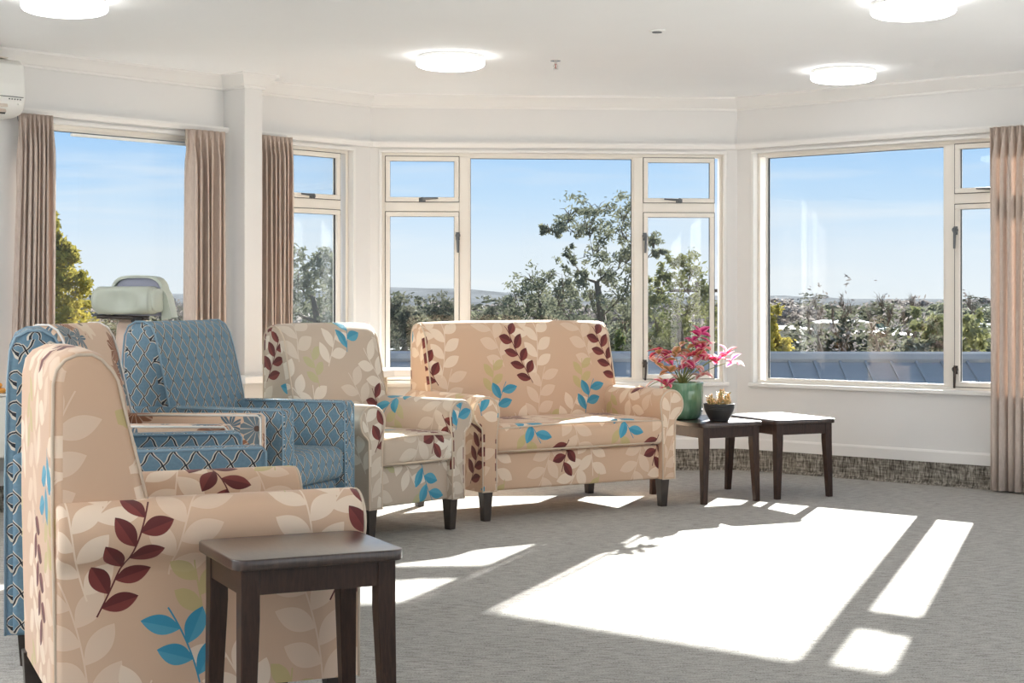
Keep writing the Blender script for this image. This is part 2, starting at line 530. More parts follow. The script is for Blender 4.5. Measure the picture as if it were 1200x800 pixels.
# cornice, rail board, dado lip and carpet skirting along a run of wall
CORN = [(0, 0), (0, -.085), (.014, -.085), (.014, -.072), (.022, -.066), (.05, -.03), (.066, -.012), (.075, -.012), (.075, 0)]
def run(name, prof, P0, a, s0, s1, ztop, mat, m0=0.0, m1=0.0):
    """profile (out into room, z) swept along a wall; m0/m1 mitre factors"""
    n = len(prof); vs = []
    for s, mm in ((s0, m0), (s1, m1)):
        for d, z in prof: vs.append((s + mm * d, -d, ztop + z))
    fs = [[i, (i + 1) % n, n + (i + 1) % n, n + i] for i in range(n)] + [list(range(n)), list(range(n, 2 * n))]
    o = MB().add(vs, fs).build(name, mat); o.location = P0; o.rotation_euler = (0, 0, a)
    return struct(o)
tc = math.tan((AL - AC_) / 2); td = math.tan((AC_ - AR) / 2)
runs = [(LW, AL, L_START, PIL0, 0, -1), (LW, AL, PIL1, LL, 1, -tc), (LC, AC_, 0, LCN, tc, -td), (RC, AR, 0, R_END, td, 0)]
k = 1
RAIL = [(0, 0), (.055, 0), (.055, -.012), (.045, -.034), (0, -.034)]
LIP = [(0, 0), (.012, 0), (.018, -.012), (.018, -.075), (0, -.075)]
SKIRT = [(0, 0), (.012, 0), (.016, -.12), (.03, -.142), (0, -.142)]
names = ['left', 'leftbay', 'center', 'right']
for (P, a, s0, s1, m0, m1), nm in zip(runs, names):
    mm0 = m0 if abs(m0) != 1 else 0; mm1 = m1 if abs(m1) != 1 else 0
    run('trim_%d' % k, CORN, P, a, s0, s1, H, 'trim_paint', mm0, mm1); k += 1
    run('trim_%d' % k, RAIL, P, a, s0, s1, 2.188, 'trim_paint', mm0, mm1); k += 1
    run('trim_%d' % k, LIP, P, a, s0, s1, .217, 'trim_paint', mm0, mm1); k += 1
    run('baseboard_' + nm, SKIRT, P, a, s0, s1, .142, 'carpet_skirting', mm0, mm1)
# cornice round the pilaster
pc = [(PIL0, 0), (PIL0, -PILD), (PIL1, -PILD), (PIL1, 0)]
mb = MB()
for j, (d, z) in enumerate(CORN): pass
ringv = []
for d, z in CORN:
    ringv.append([(PIL0 - d, 0, H + z), (PIL0 - d, -PILD - d, H + z), (PIL1 + d, -PILD - d, H + z), (PIL1 + d, 0, H + z)])
nv = len(CORN); vs_ = [p for rr in ringv for p in rr]; fs_ = []
for j in range(nv):
    j2 = (j + 1) % nv
    for q in range(3): fs_.append([j * 4 + q, j * 4 + q + 1, j2 * 4 + q + 1, j2 * 4 + q])
mb.add(vs_, fs_)
o = mb.build('trim_%d' % k, 'trim_paint'); o.location = LW; o.rotation_euler = (0, 0, AL); struct(o); k += 1

# ------------------------------------------------------------------ windows
def ring(mb, s0, s1, z0, z1, w, n0, n1):
    mb.box(s0, s1, n0, n1, z0, z0 + w); mb.box(s0, s1, n0, n1, z1 - w, z1)
    mb.box(s0, s0 + w, n0, n1, z0 + w, z1 - w); mb.box(s1 - w, s1, n0, n1, z0 + w, z1 - w)
    return mb
def pane(parent, s0, s1, z0, z1, n=.070):
    mb = MB().box(s0, s1, n, n + .005, z0, z1)
    o = mb.build('pane', 'window_glass', parent)
    gk = ring(MB(), s0 - .002, s1 + .002, z0 - .002, z1 + .002, .007, n - .004, n + .010).build('gasket', 'gasket', parent)
    return o
def stay(parent, s, z, horizontal, flip=1, mat='handle_metal'):
    """cockspur handle: rose, knuckle, lever"""
    mb = MB()
    if horizontal:
        mb.tube([(s, .05, z), (s, .022, z)], .017, 10); mb.tube([(s, .024, z), (s + .02 * flip, .016, z + .006), (s + .105 * flip, .018, z + .010)], [.012, .009, .006], 8)
        mb.box(s - .022, s + .022, .038, .05, z - .012, z + .012)
    else:
        mb.tube([(s, .05, z), (s, .02, z)], .017, 10); mb.tube([(s, .024, z), (s + .004 * flip, .015, z - .02), (s, .018, z - .115)], [.014, .009, .007], 8)
        mb.box(s - .013, s + .013, .038, .05, z - .03, z + .022)
    return mb.build('handle', mat, parent, smooth=40)
TZ0, TZ1 = 1.733, 1.795     # transom between casement and top light
def window(name, P, a, op, bays, fw=.022):
    w = empty(name, P, a); w['kind'] = 'structure'
    s0, s1, z0, z1 = op
    fr = ring(MB(), s0, s1, z0, z1, fw, .045, .115)
    for i, (kind, b0, b1, hs) in enumerate(bays):
        if i: fr.box(bays[i - 1][2], b0, .045, .115, z0 + fw, z1 - fw)
        if kind == 'casement': fr.box(b0, b1, .045, .115, TZ0, TZ1)
    fr.build('frame', 'frame_paint', w, bevel=.003)
    # architrave round the opening and a sill board
    ar = ring(MB(), s0 - .018, s1 + .018, z0 - .018, z1 + .018, .020, -.012, .045); ar.build('architrave', 'trim_paint', w, bevel=.004)
    MB().box(s0 - .03, s1 + .03, -.028, .05, z0 - .022, z0 + .004).build('sill', 'trim_paint', w, bevel=.005)
    for kind, b0, b1, hs in bays:
        if kind == 'fixed':
            ring(MB(), b0, b1, z0 + fw, z1 - fw, .012, .055, .09).build('glazing_bead', 'frame_paint', w)
            pane(w, b0 + .010, b1 - .010, z0 + fw + .010, z1 - fw - .010)
        else:
            for za, zb, top in ((TZ1, z1 - fw, 1), (z0 + fw, TZ0, 0)):
                sa = ring(MB(), b0 + .003, b1 - .003, za + .003, zb - .003, .030, .040, .085).build('sash', 'frame_paint', w, bevel=.003)
                ring(MB(), b0, b1, za, zb, .004, .042, .06).build('sash_gap', 'gasket', w)
                pane(sa, b0 + .030, b1 - .030, za + .030, zb - .030, .062)
                if top: stay(sa, (b0 + b1) / 2 + .0, za + .016, True, -hs)
                else:
                    e = b1 - .010 if hs < 0 else b0 + .010
                    stay(sa, e, zb - .16, False, hs); stay(sa, e, za + .11, False, hs, 'dark_handle')
    return w
w1 = window('window_1', LW, AL, O1, [('fixed', O1[0] + .022, O1[1] - .022, 1)])
MB().box(.47, 1.37, .035, .055, 2.066, 2.082).build('light_gap_strip', 'white_enamel', w1)  # white strip standing in for a gap of bright outdoor light
window('window_2', LW, AL, O2, [('fixed', O2[0] + .022, 1.945, 1), ('casement', 1.99, 2.487, 1)], .022)
window('window_3', LC, AC_, O3, [('casement', .097, .592, -1), ('fixed', .655, 1.768, 1), ('casement', 1.832, 2.320, 1)], .022)
window('window_4', RC, AR, O4, [('fixed', .19, 1.470, 1), ('casement', 1.535, 2.05, 1)], .022)

# ------------------------------------------------------------------ curtains
def curtain(P, a, s0, s1, z0, z1, folds, seed, label, s0b=None, s1b=None, off=-.105):
    rnd = random.Random(seed)
    e = empty('curtain', P, a, label, 'curtain', 'curtains at the lounge windows')
    N = folds * 12; ph = [rnd.uniform(-.5, .5) for _ in range(folds + 2)]; am = [rnd.uniform(.7, 1.25) for _ in range(folds + 2)]
    zs = [z0 + (z1 - z0) * q for q in (0, .12, .25, .4, .55, .68, .78, .86, .91, .945, .97, .985, 1)]
    vs = []; 
    for z in zs:
        q = (z - z0) / (z1 - z0)
        hd = max(0, (q - .90) / .10)                       # 1 at the heading
        lo0 = s0 + (0 if s0b is None else (s0b - s0) * (1 - q) ** 1.2); lo1 = s1 + (0 if s1b is None else (s1b - s1) * (1 - q) ** 1.2)
        for i in range(N + 1):
            x = i / N * folds; kf = int(x); fr = x - kf
            A = .042 * (1 - hd) * (am[min(kf, folds)]) + .016 * hd
            w = math.sin(2 * PI * (x + ph[kf] * .12 * (1 - hd)))
            w = math.copysign(abs(w) ** .7, w)
            w2 = math.sin(6 * PI * x) * .012 * hd
            y = off + A * w + w2 + .008 * math.sin(3 * x + 4 * q) * (1 - hd)
            vs.append((lo0 + (lo1 - lo0) * i / N + .012 * math.sin(4 * PI * x + 1) * (1 - hd), y, z))
    fs = []
    for r_ in range(len(zs) - 1):
        for i in range(N): fs.append([r_ * (N + 1) + i, r_ * (N + 1) + i + 1, (r_ + 1) * (N + 1) + i + 1, (r_ + 1) * (N + 1) + i])
    d = MB().add(vs, fs).build('drape', 'curtain_cloth', e, smooth=180, fixn=False)
    so = d.modifiers.new('solid', 'SOLIDIFY'); so.thickness = .004
    # stitched heading tape behind the pleats and hooks up to the rail
    MB().box(s0 + .005, s1 - .005, off + .026, off + .030, z1 - .09, z1 - .01).build('heading_tape', 'curtain_cloth', e)
    hk = MB()
    for i in range(folds):
        s = s0 + (s1 - s0) * (i + .5) / folds; hk.tube([(s, off + .03, z1 - .06), (s, off + .05, z1 - .03), (s, -.05, z1 + .0)], .002, 4)
    hk.build('hooks', 'handle_metal', e)
    return e
curtain(LW, AL, .062, .25, .03, 2.150, 7, 1, 'pinkish beige pleated curtain beside the air conditioner', s0b=.0)
curtain(LW, AL, 1.157, 1.42, .03, 2.150, 6, 2, 'pinkish beige pleated curtain hanging just left of the white pilaster')
curtain(LW, AL, 1.70, 1.94, .75, 2.155, 7, 3, 'pinkish beige pleated curtain hanging just right of the white pilaster')
curtain(RC, AR, 1.83, 2.55, .012, 2.172, 15, 4, 'long beige pleated curtain at the right edge reaching the carpet')
# ------------------------------------------------------------------ ceiling fittings
def ceiling_light(x, y, label):
    e = empty('ceiling_light', (x, y, H), 0, label, 'ceiling light', 'round ceiling lights')
    MB().lathe([(.180, 0), (.187, -.004), (.187, -.021), (.15, -.024)], 40).build('base_plate', 'lamp_body', e, smooth=40)
    prof = [(.150, -.020), (.186, -.0215), (.190, -.026), (.190, -.048), (.184, -.057), (.165, -.065), (.12, -.073), (.06, -.077), (.002, -.078)]
    MB().lathe(prof, 48).build('diffuser', 'lamp_diffuser', e, smooth=50)
ceiling_light(-2.007, 7.278, 'round white ceiling light at the top left corner')
ceiling_light(-.342, 9.018, 'round white ceiling light above the patterned sofa, near the bay')
ceiling_light(1.822, 7.364, 'round white ceiling light at the top right edge')
ceiling_light(1.955, 9.573, 'smaller looking round ceiling light nearest the right window wall')
def fill_panel(x, y, label):  # added ceiling panels, unseen, only there to fill the room with light
    e = empty('fill_panel', (x, y, H), 0, label, 'fill panel', 'added fill panels at the back of the lounge')
    fr = MB(); fr.box(-.62, .62, -.32, -.30, -.03, 0); fr.box(-.62, .62, .30, .32, -.03, 0); fr.box(-.62, -.60, -.30, .30, -.03, 0); fr.box(.60, .62, -.30, .30, -.03, 0)
    fr.build('frame', 'lamp_body', e)
    MB().box(-.60, .60, -.30, .30, -.022, -.004).build('diffuser', 'fill_diffuser', e)
for x, w_ in ((-3.75, 'left'),):
    for y, d_ in ((5.0, 'nearest the armchairs'), (3.0, 'second from the armchairs'), (1.0, 'third from the armchairs'), (-1.0, 'by the rear openings')):
        fill_panel(x, y, 'added fill light panel %s, %s row, out of view' % (d_, w_))
e = empty('sprinkler_head', (.247, 9.19, H), 0, 'small chrome sprinkler head on the ceiling', 'sprinkler')
MB().lathe([(.030, 0), (.030, -.004), (.012, -.008)], 20).build('escutcheon', 'chrome', e, smooth=40)
sb = MB().tube([(0, 0, -.005), (0, 0, -.02)], .008, 10).tube([(-.006, 0, -.018), (-.012, 0, -.032), (-.004, 0, -.046)], .0025, 6).tube([(.006, 0, -.018), (.012, 0, -.032), (.004, 0, -.046)], .0025, 6).build('yoke', 'chrome', e)
MB().tube([(0, 0, -.02), (0, 0, -.046)], .003, 8).build('bulb', 'sprinkler_red', e)
MB().lathe([(.004, -.045), (.016, -.047), (.016, -.049), (.004, -.050)], 16).build('deflector', 'chrome', e)
e = empty('smoke_detector', (.73, 8.16, H), 0, 'flat grey white disc detector on the ceiling right of the sprinkler', 'detector')
MB().lathe([(.042, 0), (.042, -.004), (.034, -.008)], 28).build('rim', 'lamp_body', e, smooth=40)
MB().lathe([(.026, -.006), (.024, -.012), (.004, -.013)], 24).build('sensor', 'handle_metal', e, smooth=40)

# ------------------------------------------------------------------ air conditioner
e = empty('air_conditioner', LW, AL, 'white wall mounted split air conditioner above the leftmost curtain', 'air conditioner')
a0, a1 = -.80, .03
prof = [(0, 2.425), (-.05, 2.432), (-.16, 2.42), (-.20, 2.39), (-.215, 2.33), (-.218, 2.20), (-.205, 2.165), (-.17, 2.13), (-.10, 2.118), (0, 2.12)]
MB().extr(prof, lambda p, q, t: (t, p, q), a0, a1, .018).build('body', 'ac_white', e, smooth=35)
MB().box(a0 + .01, a1 - .02, -.2215, -.212, 2.216, 2.219).build('panel_gap', 'ac_slot', e)
MB().add([(a0, -.2125, 2.192), (a1 - .10, -.2125, 2.192), (a1 - .10, -.172, 2.128), (a0, -.172, 2.128), (a0, -.19, 2.192), (a1 - .10, -.19, 2.192), (a1 - .10, -.15, 2.14), (a0, -.15, 2.14)],
         [[0, 1, 2, 3], [4, 5, 6, 7], [0, 1, 5, 4], [1, 2, 6, 5], [2, 3, 7, 6], [3, 0, 4, 7]]).build('outlet', 'ac_slot', e)
for kz in range(2):
    z = 2.178 - kz * .026; y = -.213 + kz * .017
    MB().add([(a0, y, z), (a1 - .11, y, z), (a1 - .11, y - .006, z - .016), (a0, y - .006, z - .016), (a0, y + .02, z), (a1 - .11, y + .02, z), (a1 - .11, y + .014, z - .016), (a0, y + .014, z - .016)],
             [[0, 1, 2, 3], [4, 5, 6, 7], [0, 1, 5, 4], [1, 2, 6, 5], [2, 3, 7, 6], [3, 0, 4, 7]]).build('louvre', 'ac_louvre', e)
for kx in range(5): MB().box(a1 - .105 + kx * .016, a1 - .099 + kx * .016, -.2225, -.217, 2.202, 2.208).build('indicator', 'handle_metal', e)
MB().box(a1 - .05, a1 - .025, -.219, -.210, 2.176, 2.188).build('display_button', 'white_enamel', e, bevel=.003)
MB().box(a0 + .03, a1 - .08, -.17, -.03, 2.4255, 2.431).build('air_intake', 'ac_louvre', e)

# ------------------------------------------------------------------ wall heater, cloth, shelf
e = empty('wall_heater', LW, AL, 'white panel heater on the wall at the left edge', 'heater')
MB().box(-.95, .075, -.13, -.02, .30, .632).build('casing', 'white_enamel', e, bevel=.012)
MB().box(-.95, .08, -.138, -.014, .632, .645).build('top_plate', 'white_enamel', e, bevel=.004)
for kx in range(2): MB().box(-.8 + kx * .7, -.77 + kx * .7, -.03, 0, .34, .60).build('wall_bracket', 'white_enamel', e)
ls = MB()
for kx in range(28): ls.box(-.92 + kx * .034, -.905 + kx * .034, -.10, -.05, .6445, .647)
ls.build('outlet_slots', 'ac_slot', e)
cb = MB().tube([(.02, -.09, .305), (.015, -.09, .25), (.04, -.08, .215), (.09, -.06, .20), (.15, -.04, .21), (.22, -.02, .23)], .004, 6).build('power_cable', 'cable_black', e)
e = empty('folded_blanket', LW + u * (-.20) + nL * .09 + Vector((0, 0, .648)), AL, 'orange folded blanket lying on the white wall heater', 'blanket')
for kz in range(3):
    MB().extr(rrect(-.055, .055, .001 + kz * .028, .028 + kz * .028, .012), lambda p, q, t: (t, p, q), -.16, .155 - kz * .02, .012).build('fold', 'orange_cloth', e, smooth=50)

e = empty('wall_shelf', LC, 0, 'white wall shelf board turning the corner below the left bay windows', 'shelf')
SD = .40
def wp(P, a, s, d): q = P + Vector((math.cos(a), math.sin(a), 0)) * s + Vector((math.sin(a), -math.cos(a), 0)) * d; return (q.x - LC.x, q.y - LC.y)
inner0, inner1 = wp(LW, AL, PIL0 - .15, SD), wp(LC, AC_, .42, .26)
cornerp = wp(LC, AC_, SD * tc, SD)
poly = [wp(LW, AL, PIL0 - .15, PILD + .012), wp(LW, AL, PIL0 - .15, SD), cornerp, wp(LC, AC_, .30, SD * .9), wp(LC, AC_, .42, .26), wp(LC, AC_, .42, .032), wp(LC, AC_, .04, .034), wp(LW, AL, LL - .04, .034), wp(LW, AL, PIL1 + .012, .034), wp(LW, AL, PIL1 + .012, PILD + .012)]
MB().prism(poly, .650, .695).build('board', 'trim_paint', e, bevel=.006)
for (P, a, s, q) in ((LC, AC_, .10, 1), (LW, AL, 2.15, 1)):
    b0 = [(.0, .650), (.26, .650), (.26, .62), (.06, .45), (0, .45)]
    vs_ = []
    for ds in (-.012, .012):
        for d, z in b0: x_, y_ = wp(P, a, s + ds, d + .02); vs_.append((x_, y_, z))
    MB().add(vs_, [[0, 1, 2, 3, 4], [5, 6, 7, 8, 9]] + [[i, (i + 1) % 5, 5 + (i + 1) % 5, 5 + i] for i in range(5)]).build('bracket', 'bracket_wood', e)

# ================================================================== SEATING
def piping(parent, prof, fn, t, r, mat, inset=.006, closed=True):
    pts = [fn(p, q, t) for p, q in prof]
    return MB().tube(pts, r, 6, closed).build('piping', mat, parent, smooth=180)
def bulge(x0, x1, y0, y1, z0, z1, top, front=0):
    def d(x, y, z):
        k = max(0, 1 - (2 * (x - (x0 + x1) / 2) / (x1 - x0)) ** 2) * max(0, 1 - (2 * (y - (y0 + y1) / 2) / (y1 - y0)) ** 2)
        kz = (z - z0) / (z1 - z0)
        kx = max(0, 1 - (2 * (x - (x0 + x1) / 2) / (x1 - x0)) ** 2)
        return (x, y - front * kx * math.sin(max(0, min(1, kz)) * PI) * (1 if y < (y0 + y1) / 2 else 0), z + top * k * (1 if kz > .5 else 0))
    return d
def legs(root, pts, h, r0, mat):
    for x, y in pts:
        MB().box(x - r0, x + r0, y - r0, y + r0, 0, h + .01, 1.0, .66).build('leg', mat, root, bevel=.002)

def scroll_arm(root, sx, a, fab, pip, y0, y1, top=.65, uvo=(0, 0)):
    r = .084; cz = top - r; cx = .016
    prof = [(.042, .155), (.042, .30), (.042, .462), (.046, .478)]
    for k in range(17):
        an = R(-58 + (238) * k / 16 + 0)
        prof.append((cx + r * math.cos(an), cz + r * math.sin(an)))
    prof += [(cx - r + .004, cz - .03), (-.052, .44), (-.050, .30), (-.050, .155)]
    fn = lambda p, q, t: (sx * (a + p), t, q)
    o = MB().extr(prof, fn, y0, y1, .016, uvo, nt=6).build('arm', fab, root, smooth=42)
    ins = [(cx + (p - cx) * .93 if q > .45 else p * .9, q if q < .45 else cz + (q - cz) * .93) for p, q in prof]
    piping(o, ins, fn, y0 + .003, .0045, pip)
    return o

def leaf_seat(name, label, cat, loc, face, W, fab, pip, off, group=None):
    """upholstered chair or sofa with scroll arms; front looks along -Y"""
    root = empty(name, (*loc, 0), R(face) + PI / 2, label, cat, group)
    a = W / 2
    for sx in (-1, 1): scroll_arm(root, sx, a, fab, pip, -.42, .36, .65, (off[0] + (.1 if sx > 0 else .33), off[1] + (.05 if sx > 0 else .31)))
    i = a - .046
    # seat box with its front panel
    MB().extr(rrect(-.385, .30, .155, .345, .014), lambda p, q, t: (t, p, q), -i, i, .008, (off[0] + .02, off[1] + .38), nt=6).build('seat_base', fab, root, smooth=40)
    cz0, cz1 = .347, .492
    cu = MB().extr(rrect(-.425, .17, cz0, cz1, .040, 5), lambda p, q, t: (t, p, q), -i, i, .022, (off[0] + .13, off[1] + .23), nt=10)
    cush = cu.build('seat_cushion', fab, root, smooth=50, deform=bulge(-i, i, -.43, .17, cz0, cz1, .022, .012))
    for zz in (cz0 + .014, cz1 - .014):
        pth = [(-i + .012, -.412, zz), (-i * .5, -.424, zz + (.010 if zz > .4 else 0)), (0, -.430, zz + (.014 if zz > .4 else 0)), (i * .5, -.424, zz + (.010 if zz > .4 else 0)), (i - .012, -.412, zz)]
        MB().tube(pth, .0045, 6).build('piping', pip, cush, smooth=180)
    back = [(.10, .34), (.125, .48), (.155, .62), (.188, .76), (.218, .88), (.232, .945), (.246, .975), (.272, 1.004), (.305, 1.017), (.342, 1.017), (.372, 1.004), (.392, .98), (.400, .94), (.402, .80), (.402, .60), (.398, .40), (.392, .155), (.29, .155), (.20, .30)]
    hb = a + .038
    back = [(p - .028, q) for p, q in back]
    fnb = lambda p, q, t: (t, p, q)
    bm_ = MB().extr(back, fnb, -hb, hb, .030, (off[0], off[1]), 4, nt=10)
    def db(x, y, z):
        if y < .25 and z > .45:
            k = max(0, 1 - (x / hb) ** 2) * math.sin(max(0, min(1, (z - .45) / .55)) * PI)
            y -= .022 * k
        if z > .9: z += .010 * max(0, 1 - (x / hb) ** 4)
        return (x, y, z)
    bk = bm_.build('backrest', fab, root, smooth=45, deform=db)
    cx_, cz_ = .29, .6
    for sx in (-1, 1):
        pth = [fnb(p + (.004 if p < .25 else -.006), q - (.006 if q > .95 else 0), sx * (hb - .008)) for p, q in back[2:17]]
        MB().tube(pth, .0045, 6).build('piping', pip, bk, smooth=180)
    legs(root, [(-a + .01, -.365), (a - .01, -.365), (-a + .01, .345), (a - .01, .345)], .155, .029, 'dark_leg')
    return root

def track_seat(name, label, loc, face, W, fab, pip, off, top=.67, group=None):
    """recliner with square track arms"""
    root = empty(name, (*loc, 0), R(face) + PI / 2, label, 'armchair', group)
    a = W / 2
    for sx in (-1, 1):
        prof = rrect(-.05, .05, .10, top, .020, 3)
        fn = lambda p, q, t, sx=sx: (sx * (a + p), t, q)
        o = MB().extr(prof, fn, -.42, .37, .018, (off[0] + .2 * sx, off[1]), nt=4).build('arm', fab, root, smooth=40)
        for px in (-.046, .046):
            MB().tube([(sx * (a + px), .10, top - .005), (sx * (a + px), -.405, top - .005), (sx * (a + px), -.417, top - .018), (sx * (a + px), -.418, .12)], .0045, 6).build('piping', pip, o, smooth=180)
    i = a - .048
    MB().extr(rrect(-.375, .30, .10, .325, .014), lambda p, q, t: (t, p, q), -i, i, .008, off, nt=4).build('seat_base', fab, root, smooth=40)
    cz0, cz1 = .327, .475
    MB().extr(rrect(-.415, .17, cz0, cz1, .040, 5), lambda p, q, t: (t, p, q), -i, i, .02, off, nt=8).build('seat_cushion', fab, root, smooth=50, deform=bulge(-i, i, -.43, .17, cz0, cz1, .02, .01))
    back = [(.08, .32), (.105, .48), (.14, .64), (.175, .80), (.205, .93), (.222, .99), (.245, 1.03), (.28, 1.05), (.325, 1.05), (.36, 1.03), (.378, .99), (.385, .90), (.392, .6), (.392, .10), (.29, .10), (.19, .28)]
    hb = a + .035
    def db(x, y, z):
        if y < .25 and z > .45: y -= .018 * max(0, 1 - (x / hb) ** 2) * math.sin(max(0, min(1, (z - .45) / .58)) * PI)
        if z > .9: x *= 1 - .03 * (z - .9) / .15
        return (x, y, z)
    bk = MB().extr(back, lambda p, q, t: (t, p, q), -hb, hb, .028, (off[0] + .03, off[1] + .02), 4, nt=8).build('backrest', fab, root, smooth=45, deform=db)
    for sx in (-1, 1):
        MB().tube([(sx * (hb - .007), p, q) for p, q in back[1:14]], .0045, 6).build('piping', pip, bk, smooth=180, deform=db)
    legs(root, [(-a, -.36), (a, -.36), (-a, .33), (a, .33)], .10, .026, 'dark_leg')
    return root

GA = 'armchairs set in an arc'
leaf_seat('armchair', 'beige armchair with leaf print seen from behind, nearest the camera', 'armchair', (-.918, 4.43), 23, .58, 'leaf_print', 'piping_tan', (-.24, -.18), GA)
track_seat('armchair', 'blue trellis patterned armchair standing right behind the nearest leaf print armchair', (-1.30, 5.48), 17, .60, 'trellis_print', 'piping_blue', (0, 0), group=GA)
track_seat('armchair', 'brown and grey blue flower patterned armchair between the two blue trellis armchairs', (-1.475, 6.50), -3, .60, 'flower_print', 'piping_pale', (.3, .1), group=GA)
track_seat('armchair', 'blue trellis patterned armchair turned to the sunlight, in front of the white pilaster', (-1.245, 7.335), -20, .60, 'trellis_print', 'piping_blue', (.02, .03), .68, GA)
leaf_seat('armchair', 'greyish leaf print armchair facing the camera, beside the leaf print sofa', 'armchair', (-.765, 8.14), -42, .57, 'leaf_print_grey', 'piping_tan', (.02, .30), GA)
leaf_seat('sofa', 'wide two seater sofa with dark red, blue and cream leaf print', 'sofa', (.155, 9.005), -58, 1.165, 'leaf_print', 'piping_tan', (.32, -.01))

# ------------------------------------------------------------------ side tables
def side_table(label, x, y, rz, w, d, h, lw=.045):
    root = empty('side_table', (x, y, 0), R(rz), label, 'side table', 'dark timber side tables')
    MB().extr(rrect(-w / 2, w / 2, -d / 2, d / 2, .035, 5), lambda p, q, t: (p, q, t), h - .026, h, .004).build('table_top', 'polished_timber', root, smooth=35)
    ix, iy = w / 2 - .038, d / 2 - .038
    for sx in (-1, 1):
        for sy in (-1, 1):
            # tapered on the two inner faces
            x1, y1 = sx * (ix + .018), sy * (iy + .018); k = .60
            vs_ = []
            for z, f_ in ((0, k), (h * .74, 1), (h - .026, 1)):
                xa, ya = x1 - sx * lw * f_, y1 - sy * lw * f_
                if z == 0: x1b, y1b = x1 + sx * .004, y1 + sy * .004
                else: x1b, y1b = x1, y1
                vs_ += [(x1b, y1b, z), (xa, y1b, z), (xa, ya, z), (x1b, ya, z)]
            fs_ = [[0, 1, 2, 3], [8, 9, 10, 11]] + [[j * 4 + q, j * 4 + (q + 1) % 4, (j + 1) * 4 + (q + 1) % 4, (j + 1) * 4 + q] for j in range(2) for q in range(4)]
            MB().add(vs_, fs_).build('leg', 'dark_timber', root, bevel=.0025)
    z0, z1 = h - .026 - .060, h - .026
    for sy in (-1, 1): MB().box(-ix + .0, ix - .0, sy * iy - .009 + sy * .006, sy * iy + .009 + sy * .006, z0, z1).build('apron', 'dark_timber', root)
    for sx in (-1, 1): MB().box(sx * ix - .009 + sx * .006, sx * ix + .009 + sx * .006, -iy + .0, iy - .0, z0, z1).build('apron', 'dark_timber', root)
    return root
side_table('dark timber side table in front of the nearest armchair', -.52, 3.962, 25, .42, .365, .55)
side_table('dark timber side table carrying the green pot, at the end of the sofa', 1.11, 9.385, 27, .42, .60, .455)
side_table('bare dark timber side table nearest the right window', 1.575, 9.615, 24, .42, .60, .455)

# ------------------------------------------------------------------ plants
PX, PY, PZ = .985, 9.40, .455
e = empty('plant_pot', (PX, PY, PZ), 0, 'glossy green ribbed ceramic plant pot on the side table', 'plant pot')
rib = lambda k, z: 1 + (.012 if (k // 2) % 2 else -.004) if .02 < z < .19 else 1
MB().lathe([(r_ * 1.06, z_) for r_, z_ in [(.085, 0), (.100, .008), (.110, .03), (.114, .07), (.115, .16), (.116, .195), (.119, .205), (.117, .212), (.108, .212), (.105, .195), (.105, .18)]], 64, rib=rib).build('pot', 'green_glaze', e, smooth=60)
MB().lathe([(.1045, .17), (.104, .178), (.06, .184), (.002, .186)], 32).build('potting_soil', 'soil', e, smooth=60)

def leaf_material(name, edge, mid, heart):
    m, t, b = material(name)
    uv = t.xyz(t.coord('UV'))
    d = t.m('ABSOLUTE', t.m('SUBTRACT', uv[0], .5))
    n = t.noise(t.coord('Object'), 40, 2)
    d = t.m('ADD', d, t.m('MULTIPLY', t.m('SUBTRACT', n, .5), .25))
    col = t.ramp(d, [(.05, heart), (.2, mid), (.38, edge)])
    t.put(b.inputs['Base Color'], col); b.inputs['Roughness'].default_value = .5
    tr = t.node('ShaderNodeBsdfTranslucent'); t.put(tr.inputs[0], col)
    mx = t.node('ShaderNodeMixShader'); mx.inputs[0].default_value = .5
    t.l.new(b.outputs[0], mx.inputs[1]); t.l.new(tr.outputs[0], mx.inputs[2])
    t.l.new(mx.outputs[0], m.node_tree.nodes['Material Output'].inputs[0])
leaf_material('leaf_pink', (.95, .62, .66), (.86, .16, .32), (.55, .02, .12))
leaf_material('leaf_magenta', (.90, .28, .48), (.70, .06, .26), (.40, .01, .10))
leaf_material('leaf_red', (.78, .20, .22), (.50, .03, .07), (.25, .01, .03))
leaf_material('leaf_bronze', (.80, .52, .32), (.62, .28, .14), (.34, .26, .08))
leaf_material('leaf_cream', (.96, .85, .76), (.90, .55, .50), (.75, .25, .25))
def leaf_mesh(mat):
    # ovate folded leaf 1 long, tip drooping
    rows = [(0, .02, 0), (.18, .24, .03), (.42, .33, .05), (.68, .25, .02), (.88, .10, -.04), (1.0, .0, -.09)]
    vs = []; uvp = []
    for y, w, z in rows:
        vs += [(-w, y, z + w * .28), (0, y, z), (w, y, z + w * .28)]; uvp += [(0, y), (.5, y), (1, y)]
    fs = []; uvs = []
    for i in range(len(rows) - 1):
        for k in range(2):
            f = [i * 3 + k, i * 3 + k + 1, (i + 1) * 3 + k + 1, (i + 1) * 3 + k]
            fs.append(f); uvs.append([uvp[q] for q in f])
    o = MB().add(vs, fs, uvs).build('leaf', mat, smooth=180, fixn=False)
    me = o.data; bpy.data.objects.remove(o)
    return me
LM = {k: leaf_mesh(k) for k in ('leaf_pink', 'leaf_magenta', 'leaf_red', 'leaf_bronze', 'leaf_cream')}
